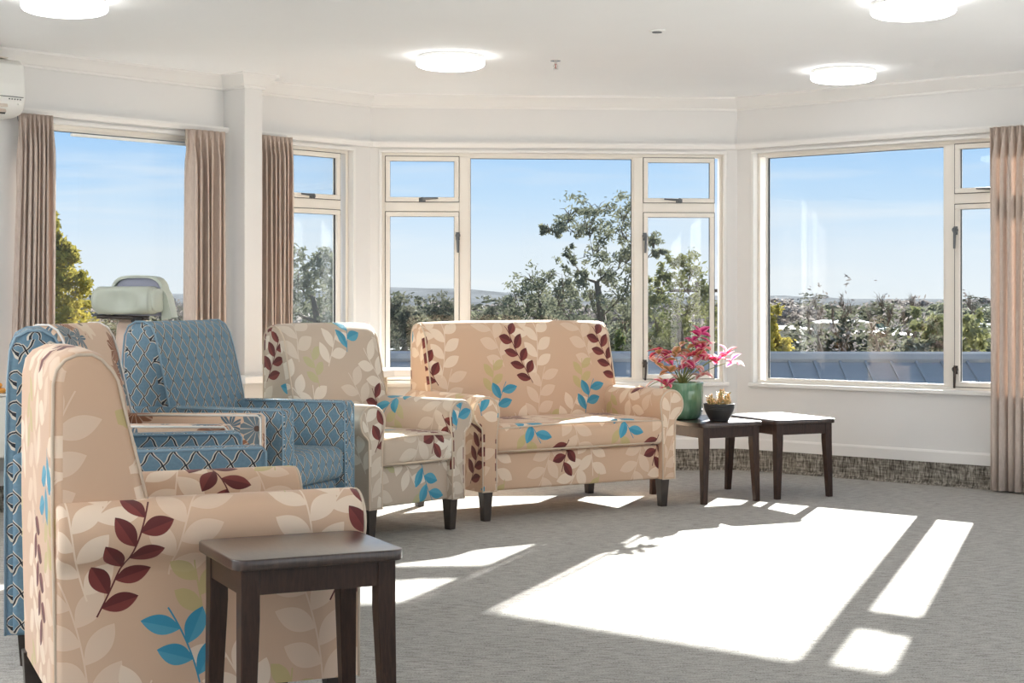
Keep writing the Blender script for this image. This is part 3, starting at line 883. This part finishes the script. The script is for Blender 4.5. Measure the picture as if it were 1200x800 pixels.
def foliage_plant():
    rnd = random.Random(7)
    root = empty('potted_plant', (PX, PY, PZ + .184), 0, 'pink and red leaved foliage plant growing in the green pot', 'plant')
    ends = [(-.13, .01, .20, 'leaf_red', 6), (-.155, -.03, .15, 'leaf_cream', 5), (-.095, .05, .17, 'leaf_magenta', 6), (-.04, -.03, .18, 'leaf_bronze', 7), (-.075, -.06, .09, 'leaf_bronze', 7),
            (.00, .04, .22, 'leaf_bronze', 6), (.02, -.05, .15, 'leaf_pink', 6), (.075, .0, .25, 'leaf_magenta', 7), (.105, .02, .30, 'leaf_magenta', 5), (.13, .03, .24, 'leaf_pink', 6), (.09, -.05, .19, 'leaf_red', 7),
            (.06, -.07, .13, 'leaf_magenta', 5), (.14, -.03, .17, 'leaf_pink', 6), (.11, -.02, .08, 'leaf_cream', 6), (.20, -.02, .165, 'leaf_pink', 4), (.255, -.03, .20, 'leaf_pink', 6), (.285, -.04, .15, 'leaf_pink', 4), (-.10, -.09, .02, 'leaf_pink', 5), (-.215, -.06, -.005, 'leaf_cream', 6)]
    for x, y, z, mt, n in ends:
        p = []
        for k in range(6):
            q = k / 5
            p.append((x * q ** 1.3 * 1 + .03 * math.sin(q * 3) * (x), y * q, z * (q + .35 * q * (1 - q)) + (.05 * math.sin(q * PI) if z < .1 else 0)))
        MB().tube(p, [.0045 - .003 * k / 5 for k in range(6)], 5).build('stem', 'stem_green', root, smooth=180)
        n += 2
        for k in range(n):
            az = 2 * PI * k / n + rnd.uniform(-.4, .4); el = rnd.uniform(-.5, .8); L = rnd.uniform(.058, .092)
            mm = mt if rnd.random() < .65 else rnd.choice(['leaf_pink', 'leaf_cream', 'leaf_bronze', 'leaf_cream'])
            o = bpy.data.objects.new('leaf', LM[mm]); COL.objects.link(o); o.parent = root
            o.location = (x, y, z + rnd.uniform(-.02, .012)); o.rotation_euler = (el, rnd.uniform(-.4, .4), az - PI / 2); o.scale = (L, L, L)
foliage_plant()

BX, BY = 1.18, 9.235
e = empty('succulent_bowl', (BX, BY, .455), 0, 'small black ribbed bowl on the side table beside the green pot', 'bowl')
bp = [(.045, 0), (.055, .004)]
for kz in range(9):
    q = kz / 8; r_ = .056 + .032 * math.sin(q * PI / 2); bp += [(r_ - .0015, .008 + q * .082), (r_ + .0012, .012 + q * .082)]
bp += [(.089, .099), (.084, .099), (.080, .088)]
MB().lathe(bp, 40).build('bowl', 'bowl_black', e, smooth=30)
MB().lathe([(.079, .080), (.078, .085), (.002, .088)], 24).build('potting_soil', 'soil', e)
m, t, b = material('succulent_leaf')
t.put(b.inputs['Base Color'], t.ramp(t.noise(t.coord('Object'), 60, 2), [(.35, (.22, .24, .07)), (.5, (.60, .36, .12)), (.65, (.80, .52, .28))]))
b.inputs['Roughness'].default_value = .45
root = empty('succulent', (BX, BY, .541), 0, 'little golden green succulent growing in the black bowl', 'succulent')
rnd = random.Random(3)
for sx_, sy_, hh in ((-.06, -.01, .035), (-.045, .01, .05), (-.035, -.02, .025), (.0, .01, .06), (.012, -.005, .085), (.018, .015, .07), (.035, -.01, .055), (.05, .0, .06), (.055, .015, .035), (.04, -.03, .03), (-.01, -.03, .02)):
    MB().tube([(sx_ * .8, sy_, -.006), (sx_, sy_, hh)], [.004, .0025], 5).build('stem', 'stem_green', root)
    lv = MB(); k = 0; z = .008
    while z < hh + .006:
        for q in range(3):
            az = k * 2.4 + q * 2.094; L = rnd.uniform(.012, .020)
            dx, dy = math.cos(az), math.sin(az)
            lv.tube([(sx_, sy_, z), (sx_ + dx * L * .6, sy_ + dy * L * .6, z + L * .35), (sx_ + dx * L, sy_ + dy * L, z + L * .9)], [.002, .0042, .001], 5)
        z += .011; k += 1
    o = lv.build('rosette', 'succulent_leaf', root, smooth=180)

# ------------------------------------------------------------------ grey care recliner behind the arc
def care_chair():
    root = empty('care_recliner', (-1.985, 8.22, 0), R(-8), 'grey vinyl care recliner with padded headrest, standing by the left window', 'recliner')
    # body
    MB().extr(rrect(-.34, .26, .18, .42, .04), lambda p, q, t: (t, p, q), -.24, .24, .03).build('seat_base', 'grey_vinyl', root, smooth=45)
    MB().extr(rrect(-.36, .18, .42, .52, .04), lambda p, q, t: (t, p, q), -.235, .235, .03).build('seat_cushion', 'beige_vinyl', root, smooth=45)
    for sx in (-1, 1):
        MB().extr(rrect(-.045, .045, .18, .66, .03), lambda p, q, t, sx=sx: (sx * (.285 + 0) + p, t, q), -.36, .24, .03).build('arm', 'grey_vinyl', root, smooth=45)
    back = [(.08, .42), (.11, .60), (.14, .78), (.165, .95), (.18, 1.02), (.21, 1.045), (.25, 1.04), (.27, 1.0), (.275, .7), (.26, .30), (.16, .30)]
    MB().extr(back, lambda p, q, t: (t, p, q), -.10, .055, .03).build('backrest', 'beige_vinyl', root, smooth=45)
    # bar and clamp carrying the headrest
    bar = MB().tube([(-.175, .13, 1.058), (.10, .13, 1.050)], .011, 8).build('bar', 'dark_leg', root, smooth=60)
    MB().lathe([(.024, -.012), (.03, 0), (.024, .012)], 16, (.045, .115, 1.045)).tube([(.045, .10, 1.05), (.03, .085, 1.035), (.05, .08, 1.02), (.075, .10, 1.025)], .009, 8).build('clamp', 'cable_black', root, smooth=60)
    # bolster headrest with a hollowed front
    hp = []
    for k in range(28):
        an = 2 * PI * k / 28
        hp.append((.10 * math.copysign(abs(math.cos(an)) ** .8, math.cos(an)) + .12, 1.142 + .072 * math.copysign(abs(math.sin(an)) ** .75, math.sin(an))))
    def hollow(x, y, z):
        q = max(0, 1 - ((x + .03) / .11) ** 2)
        if y < .12: y += .075 * q * max(0, 1 - ((z - 1.142) / .075) ** 2)
        return (x, y - .25 * (x * x), z)
    MB().extr(hp, lambda p, q, t: (t, p, q), -.175, .155, .04, seg=5, nt=14).build('headrest', 'grey_vinyl', root, smooth=60, deform=hollow)
    MB().extr([(.12 + (p - .12) * .86, 1.142 + (q - 1.142) * .86) for p, q in hp], lambda p, q, t: (t, p, q), .14, .162, .008).build('end_pad', 'grey_vinyl', root, smooth=60)
    # tall rear cushion with lilac lining and grey cover hanging down its side
    def dome(w, h0, h1):
        out = [(-w, h0)]
        for k in range(15):
            an = PI - PI * k / 14
            out.append((w * math.copysign(abs(math.cos(an)) ** .55, math.cos(an)), h1 - .11 + .11 * abs(math.sin(an)) ** .7))
        return out + [(w, h0)]
    MB().extr(dome(.130, 1.06, 1.262), lambda p, q, t: (p + .02, t, q), .19, .25, .012).build('rear_cushion', 'lilac_vinyl', root, smooth=50)
    cv = dome(.142, 1.055, 1.272)
    inn = [(p * .93, q - .014) for p, q in cv]
    mb = MB()
    nn_ = len(cv); vs_ = []
    for yy in (.175, .27):
        vs_ += [(p + .02 + (.045 if p > .13 and q < 1.1 else .02 if p > .1 and q < 1.2 else 0), yy, q) for p, q in cv]
    for yy in (.175, .27):
        vs_ += [(p + .02, yy, q) for p, q in inn]
    fs_ = []
    for i in range(nn_ - 1):
        fs_ += [[i, i + 1, nn_ + i + 1, nn_ + i], [2 * nn_ + i, 2 * nn_ + i + 1, 3 * nn_ + i + 1, 3 * nn_ + i], [i, i + 1, 2 * nn_ + i + 1, 2 * nn_ + i], [nn_ + i, nn_ + i + 1, 3 * nn_ + i + 1, 3 * nn_ + i]]
    mb.add(vs_, fs_).build('cushion_cover', 'grey_vinyl', root, smooth=50)
    for x in (-.24, .24):
        for y in (-.28, .2):
            c = MB().tube([(x, y, .06), (x, y, .19)], .016, 8).build('caster_stem', 'chrome', root)
            MB().lathe([(.01, -.014), (.05, -.012), (.05, .012), (.01, .014)], 20).build('caster_wheel', 'cable_black', c, deform=lambda a_, b_, c_, x=x, y=y: (x + c_, y + a_, .05 + b_))
care_chair()

# ================================================================== OUTDOORS
simple('grass_far', (.075, .072, .055), 1.0, spec=0, nscale=.05, namt=.35)
simple('bark', (.14, .115, .095), .9, spec=.05, nscale=4, namt=.3)
simple('bark_pale', (.30, .27, .235), .9, spec=.05, nscale=4, namt=.25)
def leafmat(name, c1, c2):
    m, t, b = material(name)
    n = t.noise(t.coord('Object'), 1.3, 3)
    col = t.ramp(n, [(.35, c1), (.65, c2)])
    t.put(b.inputs['Base Color'], col); b.inputs['Roughness'].default_value = .8; b.inputs['Specular IOR Level'].default_value = .05
    tr = t.node('ShaderNodeBsdfTranslucent'); t.put(tr.inputs[0], col)
    mx = t.node('ShaderNodeMixShader'); mx.inputs[0].default_value = .35
    t.l.new(b.outputs[0], mx.inputs[1]); t.l.new(tr.outputs[0], mx.inputs[2])
    t.l.new(mx.outputs[0], m.node_tree.nodes['Material Output'].inputs[0])
leafmat('gum_leaf', (.12, .13, .09), (.21, .215, .145))  # leaf tones lightened to suggest haze outdoors
leafmat('gum_leaf_green', (.12, .13, .06), (.22, .22, .10))
leafmat('autumn_leaf', (.16, .15, .03), (.38, .31, .07))
leafmat('shrub_leaf', (.07, .08, .055), (.13, .125, .09))
leafmat('winter_twig', (.17, .15, .14), (.26, .235, .22))
leafmat('conifer_leaf', (.05, .07, .03), (.10, .12, .05))
leafmat('blossom', (.42, .40, .36), (.16, .16, .10))
simple('roof_blue', (.215, .225, .24), .6, spec=.2, nscale=1.5, namt=.12)
simple('roof_white', (.55, .55, .53), .9, spec=.05)
simple('roof_rust', (.28, .14, .10), .7)
simple('roof_pale', (.52, .52, .50), .6)
simple('house_cream', (.62, .55, .44), .8)
simple('house_wood', (.32, .21, .14), .8)
simple('dark_glass', (.03, .035, .04), .15)
simple('hazy_hill_bush', (.12, .125, .13), 1.0, spec=0, nscale=.02, namt=.3)  # bush colour greyed towards blue in place of distance haze
GZ = -6.0
struct(MB().add([(-1500, 13, GZ), (1500, 13, GZ), (1500, 3000, GZ), (-1500, 3000, GZ)], [[0, 1, 2, 3]]).build('ground', 'grass_far'))
# low hills on the horizon
rnd = random.Random(11); vs_ = []; N = 120
for i in range(N + 1):
    x = -1400 + 2800 * i / N
    h_ = 7 + 5 * math.sin(i * .13 + 1) + 3 * math.sin(i * .37) + rnd.uniform(-.8, .8)
    vs_ += [(x, 1650, GZ), (x, 1800, max(2, h_) - 1), (x, 2000, GZ)]
struct(MB().add(vs_, [[i * 3 + k, i * 3 + 3 + k, i * 3 + 4 + k, i * 3 + 1 + k] for i in range(N) for k in range(2)]).build('hills', 'hazy_hill_bush', smooth=180))

def leaf_cloud(name, mat, parent, clumps, size, rnd, density=1.0, flat=1.0):
    """thousands of small leaf blades gathered in clumps (x,y,z,rx,rz)"""
    vs = []; fs = []
    for (x, y, z, rx, rz) in clumps:
        n = int(density * 420 * max(.15, rx * rz) * .62); ns = 9
        subs = []
        for _ in range(ns):                                # ragged sprays inside each clump
            q = Vector((rnd.gauss(0, .55), rnd.gauss(0, .55), rnd.gauss(0, .60)))
            subs.append((q, rnd.uniform(.30, .62)))
        for _ in range(n):
            q, sr = subs[rnd.randrange(ns)]
            w = Vector((rnd.gauss(0, .5), rnd.gauss(0, .5), rnd.gauss(0, .42))) * sr + q
            p = Vector((x + w.x * rx, y + w.y * rx, z + w.z * rz))
            d = Vector((rnd.uniform(-1, 1), rnd.uniform(-1, 1), rnd.uniform(-1.2, .6))).normalized()
            e = d.orthogonal().normalized(); s = size * rnd.uniform(.6, 1.3)
            o = len(vs); vs += [tuple(p - d * s), tuple(p + e * s * .42), tuple(p + d * s), tuple(p - e * s * .42)]; fs.append([o, o + 1, o + 2, o + 3])
    me = bpy.data.meshes.new(name); me.from_pydata(vs, [], fs); me.materials.append(MATS[mat])
    o = bpy.data.objects.new(name, me); COL.objects.link(o); o.parent = parent; o['kind'] = 'stuff'
    return o
def branchy(root, base, clumps, rnd, r0, mat, top_bias=.6, bare=0):
    """trunk that forks, limbs that grow from limb to limb out to every clump"""
    ztop = max(c[2] for c in clumps); zlow = min(c[2] for c in clumps)
    fork = base[2] + (zlow - base[2]) * .9
    tx = base[0] + rnd.uniform(-.1, .1); B = Vector(base)
    lead = Vector((tx + rnd.uniform(-.2, .2), base[1], fork + (ztop - fork) * .55))
    tp = [B, Vector((base[0] + .1, base[1], base[2] + (fork - base[2]) * .5)), Vector((tx, base[1], fork)), (Vector((tx, base[1], fork)) + lead) / 2 + Vector((.12, .1, 0)), lead]
    tr = MB().tube(tp, [r0, r0 * .85, r0 * .7, r0 * .5, r0 * .3], 7)
    tr.build('trunk', mat, root, smooth=180)
    nodes = [(p, r) for p, r in zip(tp[1:], (r0 * .85, r0 * .7, r0 * .5, r0 * .3))]
    lb = MB(); c0 = Vector((tx, base[1], fork))
    for (x, y, z, rx, rz) in sorted(clumps, key=lambda c: (Vector(c[:3]) - c0).length):
        e = Vector((x, y, z)); best = None
        for p, r in nodes:
            d = e - p; pen = d.length + (3 * max(0, p.z - e.z + .15 * d.length))
            if best is None or pen < best[0]: best = (pen, p, r)
        _, s, rs = best; r1 = min(rs * .62, r0 * .35); pts = []
        mid = (s + e) / 2 + Vector((rnd.uniform(-.12, .12), rnd.uniform(-.12, .12), -.08)) * (e - s).length
        for k in range(7):
            q = k / 6; pts.append((1 - q) ** 2 * s + 2 * q * (1 - q) * mid + q * q * e)
        rr = [max(r0 * .03, r1 * (1 - .6 * k / 6)) for k in range(7)]
        lb.tube(pts, rr, 5)
        nodes += [(pts[3], rr[3]), (pts[5], rr[5])]
        for _ in range(5 + bare):
            d = Vector((rnd.uniform(-1, 1), rnd.uniform(-1, 1), rnd.uniform(-.2, 1))); q = pts[rnd.choice((3, 4, 5, 6))]
            ee = e + Vector((d.x * rx, d.y * rx, d.z * rz)) * .9
            lb.tube([q, (Vector(q) + ee) / 2 + Vector((0, 0, .1)), ee], [r0 * .06, r0 * .04, r0 * .012], 4)
    lb.build('limbs', mat, root, smooth=180)
def tree(name, label, D, px, clumps_px, base_px, seed, leaf, bark, size, r0, density=1.0, cat='tree', bare=0, group=None, gz=GZ):
    """clumps given as (column, row, half width, half height) on the photo's grid at distance D, turned into metres with real depth"""
    rnd = random.Random(seed); k = D / 1900
    X0 = (px - 600) * k
    root = empty(name, (X0, D, gz), 0, label, cat, group)
    cl = []
    for (cx, cy, hx, hy) in clumps_px:
        cl.append(((cx - px) * k, rnd.uniform(-1, 1) * hx * k * 1.2, 1.15 - (cy - 350) * k - gz, hx * k * 1.0, hy * k * 1.6))
    branchy(root, ((base_px - px) * k, 0, 0), cl, rnd, r0, bark, bare=bare)
    if density > 0: leaf_cloud('foliage', leaf, root, cl, size, rnd, density)
    return root
GT = 'trees beyond the windows'
tree('gum_tree', 'tall open eucalyptus with forked trunk behind the sofa, in the middle window', 45, 705,
     [(700, 246, 30, 9), (668, 252, 22, 10), (735, 250, 22, 9), (655, 268, 8, 4), (636, 268, 5, 3), (688, 268, 18, 8), (722, 272, 20, 9), (745, 282, 16, 9), (668, 300, 9, 6), (700, 296, 16, 9), (738, 305, 18, 9), (680, 322, 12, 8), (712, 320, 18, 9), (660, 335, 12, 10), (750, 330, 16, 12), (690, 345, 20, 10), (725, 348, 20, 12), (765, 280, 10, 5), (775, 296, 8, 4), (655, 358, 14, 12), (755, 362, 22, 12), (700, 372, 24, 14), (735, 384, 24, 14), (670, 384, 18, 14), (705, 402, 30, 14), (745, 410, 20, 12)],
     708, 1, 'gum_leaf', 'bark', .075, .26, 6.0, group=GT)
tree('gum_tree', 'round crowned tree left of the tall eucalyptus, above the sofa back', 56, 634,
     [(622, 328, 16, 8), (645, 324, 16, 7), (665, 334, 14, 9), (605, 342, 14, 8), (632, 342, 22, 9), (598, 358, 10, 8), (618, 360, 16, 9), (650, 358, 20, 9), (676, 356, 12, 9), (628, 374, 26, 9), (665, 374, 20, 9)],
     636, 2, 'gum_leaf', 'bark', .085, .24, 4.5, group=GT)
tree('gum_tree', 'green brown eucalyptus in the narrow right casement of the middle window', 38, 800,
     [(795, 306, 12, 6), (812, 318, 14, 8), (778, 322, 10, 6), (800, 334, 18, 8), (770, 340, 10, 8), (822, 340, 12, 8), (786, 358, 20, 12), (815, 362, 20, 12), (832, 380, 14, 16), (770, 380, 16, 14), (800, 388, 22, 14), (825, 405, 20, 14), (780, 410, 24, 14), (760, 400, 14, 12), (806, 425, 30, 12)],
     796, 3, 'gum_leaf_green', 'bark', .065, .2, 7.0, group=GT)
tree('autumn_tree', 'yellow green autumn tree in the leftmost window', 26, 66,
     [(66, 270, 9, 10), (78, 290, 12, 10), (60, 296, 14, 14), (88, 300, 9, 8), (72, 318, 16, 12), (92, 336, 12, 10), (62, 340, 18, 12), (80, 352, 20, 10), (60, 368, 22, 12), (88, 370, 18, 8), (40, 330, 18, 30), (35, 375, 20, 20)],
     64, 4, 'autumn_leaf', 'bark_pale', .055, .16, 14, group=GT)
tree('gum_tree', 'dark eucalyptus in the narrow window beside the pilaster', 40, 366,
     [(350, 300, 10, 9), (372, 306, 10, 8), (386, 302, 10, 8), (360, 322, 14, 9), (382, 322, 14, 10), (346, 326, 10, 10), (398, 318, 8, 10), (356, 344, 16, 12), (384, 346, 16, 12), (400, 348, 10, 14), (365, 368, 26, 14), (390, 374, 18, 14), (345, 366, 12, 16)],
     368, 5, 'gum_leaf', 'bark', .07, .2, 6.0, group=GT)
for (px, cl, D, sd, lab) in ((470, [(464, 362, 14, 10), (478, 366, 12, 10), (458, 376, 12, 12), (482, 384, 14, 12), (466, 396, 16, 14)], 62, 21, 'dark bushy tree at the left side of the middle window'),
                             (520, [(516, 356, 14, 6), (530, 362, 12, 8), (505, 364, 10, 8), (520, 374, 20, 10), (540, 380, 16, 10)], 75, 22, 'low rounded tree seen through the left casement of the middle window'),
                             (585, [(580, 362, 12, 6), (594, 368, 12, 7), (570, 372, 14, 8), (585, 380, 20, 8)], 80, 23, 'low rounded tree just above the left part of the sofa back')):
    tree('bushy_tree', lab, D, px, cl, px, sd, 'shrub_leaf', 'bark', .11, .2, 3.6, group=GT)
tree('bare_tree', 'pale bare winter tree beside the grey headrest in the leftmost window', 55, 203,
     [(196, 358, 10, 8), (210, 360, 12, 8), (188, 368, 10, 8), (216, 370, 10, 8), (202, 374, 16, 8)], 203, 6, 'winter_twig', 'bark_pale', .06, .10, 2.2, bare=14, group=GT)
for px, D, sd, w in ((985, 33, 31, 16), (1030, 36, 32, 20), (1068, 31, 33, 14), (955, 40, 34, 14), (1135, 36, 35, 14)):
    tree('bare_tree', 'bare grey winter tree in the right window, ' + {985: 'second from the left', 1030: 'in the middle with the tallest twigs', 1068: 'right of the tallest one', 955: 'leftmost beside the yellow bush', 1135: 'in the narrow casement'}[px], D, px,
         [(px - w * .7, 372, w * .4, 12), (px + w * .7, 368, w * .4, 14), (px, 358, w * .5, 12), (px - w * .4, 392, w * .7, 12), (px + w * .5, 394, w * .7, 12), (px, 408, w, 8)], px, sd, 'winter_twig', 'bark', .06, .09, .5, bare=16, group=GT)
tree('bush', 'yellow green bush at the left edge of the right window', 24, 906, [(900, 378, 10, 8), (908, 392, 12, 10), (896, 404, 14, 12), (914, 410, 12, 8), (900, 422, 18, 10)], 904, 8, 'autumn_leaf', 'bark', .045, .08, 20, 'bush', group=GT)
tree('bush', 'dark flowering shrub with white blossom above the blue roof', 22, 1075, [(1066, 404, 10, 5), (1082, 406, 10, 5), (1094, 402, 8, 6), (1074, 412, 18, 5)], 1076, 9, 'blossom', 'bark', .05, .05, 7, 'bush', group=GT)
tree('bush', 'dark green bush behind the casement frame of the right window', 26, 1094, [(1090, 380, 12, 10), (1084, 396, 14, 10), (1100, 396, 14, 12), (1128, 392, 14, 14), (1145, 386, 10, 12)], 1096, 10, 'gum_leaf_green', 'bark', .08, .08, 6, 'bush', group=GT)
# slim conifer
root = empty('conifer', ((726 - 600) * 30 / 1900, 30, GZ), 0, 'slim dark conifer right of the sofa back', 'tree', GT)
MB().tube([(0, 0, 0), (0, 0, 6.3)], [.12, .02], 7).build('trunk', 'bark', root)
rnd = random.Random(5); cl = [(0, 0, 3.8 + .25 * i, .34 * (1 - i / 13), .22) for i in range(11)]
leaf_cloud('foliage', 'conifer_leaf', root, cl, .07, rnd, 8)
# power pole
root = empty('power_pole', ((818 - 600) * 50 / 1900, 50, GZ), R(10), 'wooden power pole with cross arms in the right casement of the middle window', 'power pole')
MB().tube([(0, 0, 0), (0, 0, 7.7)], [.14, .10], 8).build('pole', 'bark', root, smooth=60)
for z in (7.4, 6.9): MB().box(-.9, .9, -.05, .05, z - .05, z + .05).build('cross_arm', 'bark', root)
for z in (7.4, 6.9):
    for x in (-.8, -.3, .3, .8): MB().lathe([(.03, 0), (.05, .04), (.03, .08), (.05, .12), (.02, .15)], 8, (x, 0, z + .05)).build('insulator', 'handle_metal', root)
# belt of distant trees
rnd = random.Random(77)
protos = []
for q in range(4):
    root = empty('distant_tree', (0, 0, GZ), 0)
    cl = [(rnd.uniform(-2.4, 2.4), rnd.uniform(-2, 2), rnd.uniform(2.2, 5.6), rnd.uniform(1.2, 2.0), rnd.uniform(.9, 1.5)) for _ in range(8)]
    branchy(root, (0, 0, 0), cl, rnd, .2, 'bark')
    leaf_cloud('foliage', ('shrub_leaf', 'winter_twig', 'gum_leaf', 'shrub_leaf')[q], root, cl, .35, rnd, .3)
    protos.append(root)
spots = []
taken = [(o.location.x, o.location.y, 3.6) for o in COL.objects if o.get('category') in ('tree', 'bush', 'power pole')]
HS = [(565, 140), (622, 92), (508, 120), (930, 130), (985, 210), (1020, 160), (1075, 180), (1140, 190), (912, 180), (722, 68), (948, 46)]
taken += [((px - 600) * D / 1900, D, 5.2) for px, D in HS]
for row, (D, n, sc) in enumerate(((80, 40, .84), (100, 40, .87), (125, 50, .90), (170, 60, .95), (230, 60, .97), (300, 60, 1.0), (400, 60, 1.03))):
    for i in range(n):
        px = -20 + 1260 * (i + rnd.uniform(-.4, .4)) / (n - 1); Dd = D * rnd.uniform(.90, 1.12); q = sc * rnd.uniform(.85, 1.06)
        x_ = (px - 600) * Dd / 1900; rr = 4.5 * q * (1 + Dd / 420)
        if all((x_ - a_) ** 2 + (Dd - b_) ** 2 > (rr + r_) ** 2 for a_, b_, r_ in taken):
            taken.append((x_, Dd, rr)); spots.append((px, Dd, q))
for i, (px, D, sc) in enumerate(spots):
    o = protos[i] if i < 4 else copy_tree(protos[rnd.randrange(4)])
    o.location = ((px - 600) * D / 1900, D, GZ); o.rotation_euler = (0, 0, rnd.uniform(0, 6.28)); o.scale = (sc * (1 + D / 420), sc * (1 + D / 420), sc)
    tag(o, 'small grey green tree in the distant belt below the horizon', 'tree', 'distant trees')
# distant houses
def house(px, D, w, d, h, roofm, wallm, label, rz=0, zb=GZ, group='distant houses'):
    root = empty('house', ((px - 600) * D / 1900, D, zb), R(rz), label, 'house', group)
    MB().box(-w / 2, w / 2, -d / 2, d / 2, 0, h).build('walls', wallm, root)
    MB().add([(-w / 2 - .4, -d / 2 - .4, h), (w / 2 + .4, -d / 2 - .4, h), (w / 2 + .4, d / 2 + .4, h), (-w / 2 - .4, d / 2 + .4, h), (-w / 2 + d * .3, 0, h + d * .12), (w / 2 - d * .3, 0, h + d * .12)],
             [[0, 1, 5, 4], [2, 3, 4, 5], [1, 2, 5], [3, 0, 4], [0, 3, 2, 1]]).build('roof', roofm, root)
    for k in (-1, 1):
        f_ = MB().box(k * w * .25 - .7, k * w * .25 + .7, -d / 2 - .04, -d / 2 + .02, h * .35, h * .75).build('window', 'dark_glass', root)
    return root
hs = [(565, 140, 'roof_white', 'just left above the sofa back'), (622, 92, 'roof_rust', 'above the sofa back below the round tree'), (508, 120, 'roof_white', 'in the left casement of the middle window'), (930, 130, 'roof_white', 'left in the right window'),
      (985, 210, 'roof_white', 'far off in the right window'), (1020, 160, 'roof_pale', 'in the middle of the right window'), (1075, 180, 'roof_white', 'right of the bare trees'), (1140, 190, 'roof_white', 'in the right window casement'), (912, 180, 'roof_pale', 'beside the yellow bush'), (722, 68, 'roof_pale', 'right of the sofa back behind the eucalyptus')]
for i, (px, D, rm, lab) in enumerate(hs):
    house(px, D, 7 if D > 100 else 5, 3.2, 2.3 + (D / 120), rm, 'house_cream', 'small distant house with a ' + {'roof_white': 'bright white', 'roof_rust': 'rust brown', 'roof_pale': 'pale grey'}[rm] + ' roof ' + lab, (i * 37) % 40 - 20)
house(948, 46, 3.2, 4, 4.6, 'roof_pale', 'house_cream', 'cream flat sided house above the blue roof at the left of the right window', -4)

# neighbouring blue metal roof just below the windows
def blue_roof():
    root = empty('neighbour_house', (3.4, 16, GZ), R(-2), 'long blue grey metal roofed house just below the window sills', 'house')
    x0, x1 = -5.4, 9.0; zr = .54 - GZ; ze = -1.6 - GZ; dy = 6.0
    hipx = 3.3
    MB().box(x0 + .5, x1, -dy + .6, dy - .6, 0, ze - .05).build('walls', 'house_cream', root)
    MB().add([(x0, -dy, ze), (x1, -dy, ze), (x1, 0, zr), (x0, 0, zr), (x0, -dy, ze - .06), (x1, -dy, ze - .06), (x1, 0, zr - .06), (x0, 0, zr - .06)], [[0, 1, 2, 3], [4, 5, 6, 7], [0, 1, 5, 4], [1, 2, 6, 5], [2, 3, 7, 6], [3, 0, 4, 7]]).build('roof', 'roof_blue', root)
    MB().add([(x0, dy, ze), (x1, dy, ze), (x1, 0, zr), (x0, 0, zr), (x0, dy, ze - .06), (x1, dy, ze - .06), (x1, 0, zr - .06), (x0, 0, zr - .06)], [[0, 1, 2, 3], [4, 5, 6, 7], [0, 1, 5, 4], [1, 2, 6, 5], [2, 3, 7, 6], [3, 0, 4, 7]]).build('roof', 'roof_blue', root)
    n = 58; w = (x1 - x0) / n
    me = None
    for i in range(n):
        x = x0 + (i + .5) * w
        if me is None:
            mb = MB(); hw = w / 2
            sec = [(-hw, .0), (-hw, .028), (-hw + .025, .028), (-hw + .03, .006), (hw, .006), (hw, 0)]
            vs_ = []
            for yy, zz in ((-dy, ze), (0, zr)): vs_ += [(p, yy, zz + q) for p, q in sec]
            fs_ = [[k, (k + 1) % 6, 6 + (k + 1) % 6, 6 + k] for k in range(6)] + [list(range(6)), list(range(6, 12))]
            o = mb.add(vs_, fs_).build('roof_panel', 'roof_blue', root); me = o.data
        else:
            o = bpy.data.objects.new('roof_panel', me); COL.objects.link(o); o.parent = root
        o.location = (x, 0, 0)
    MB().tube([(x0, 0, zr + .02), (x1, 0, zr + .02)], .07, 8).build('ridge_cap', 'roof_blue', root)
    v_ = MB().tube([(hipx, 0, zr + .03), (hipx + 3.4, -dy, ze + .03)], .05, 6).build('hip_cap', 'roof_pale', root)
    # gutter and fascia
    MB().box(x0, x1, -dy - .12, -dy, ze - .12, ze).build('gutter', 'roof_pale', root)
blue_roof()
house(992, 28.5, 2.4, 2.4, 5.1, 'roof_white', 'house_wood', 'small shed with bright white roof right above the blue roof', 6)
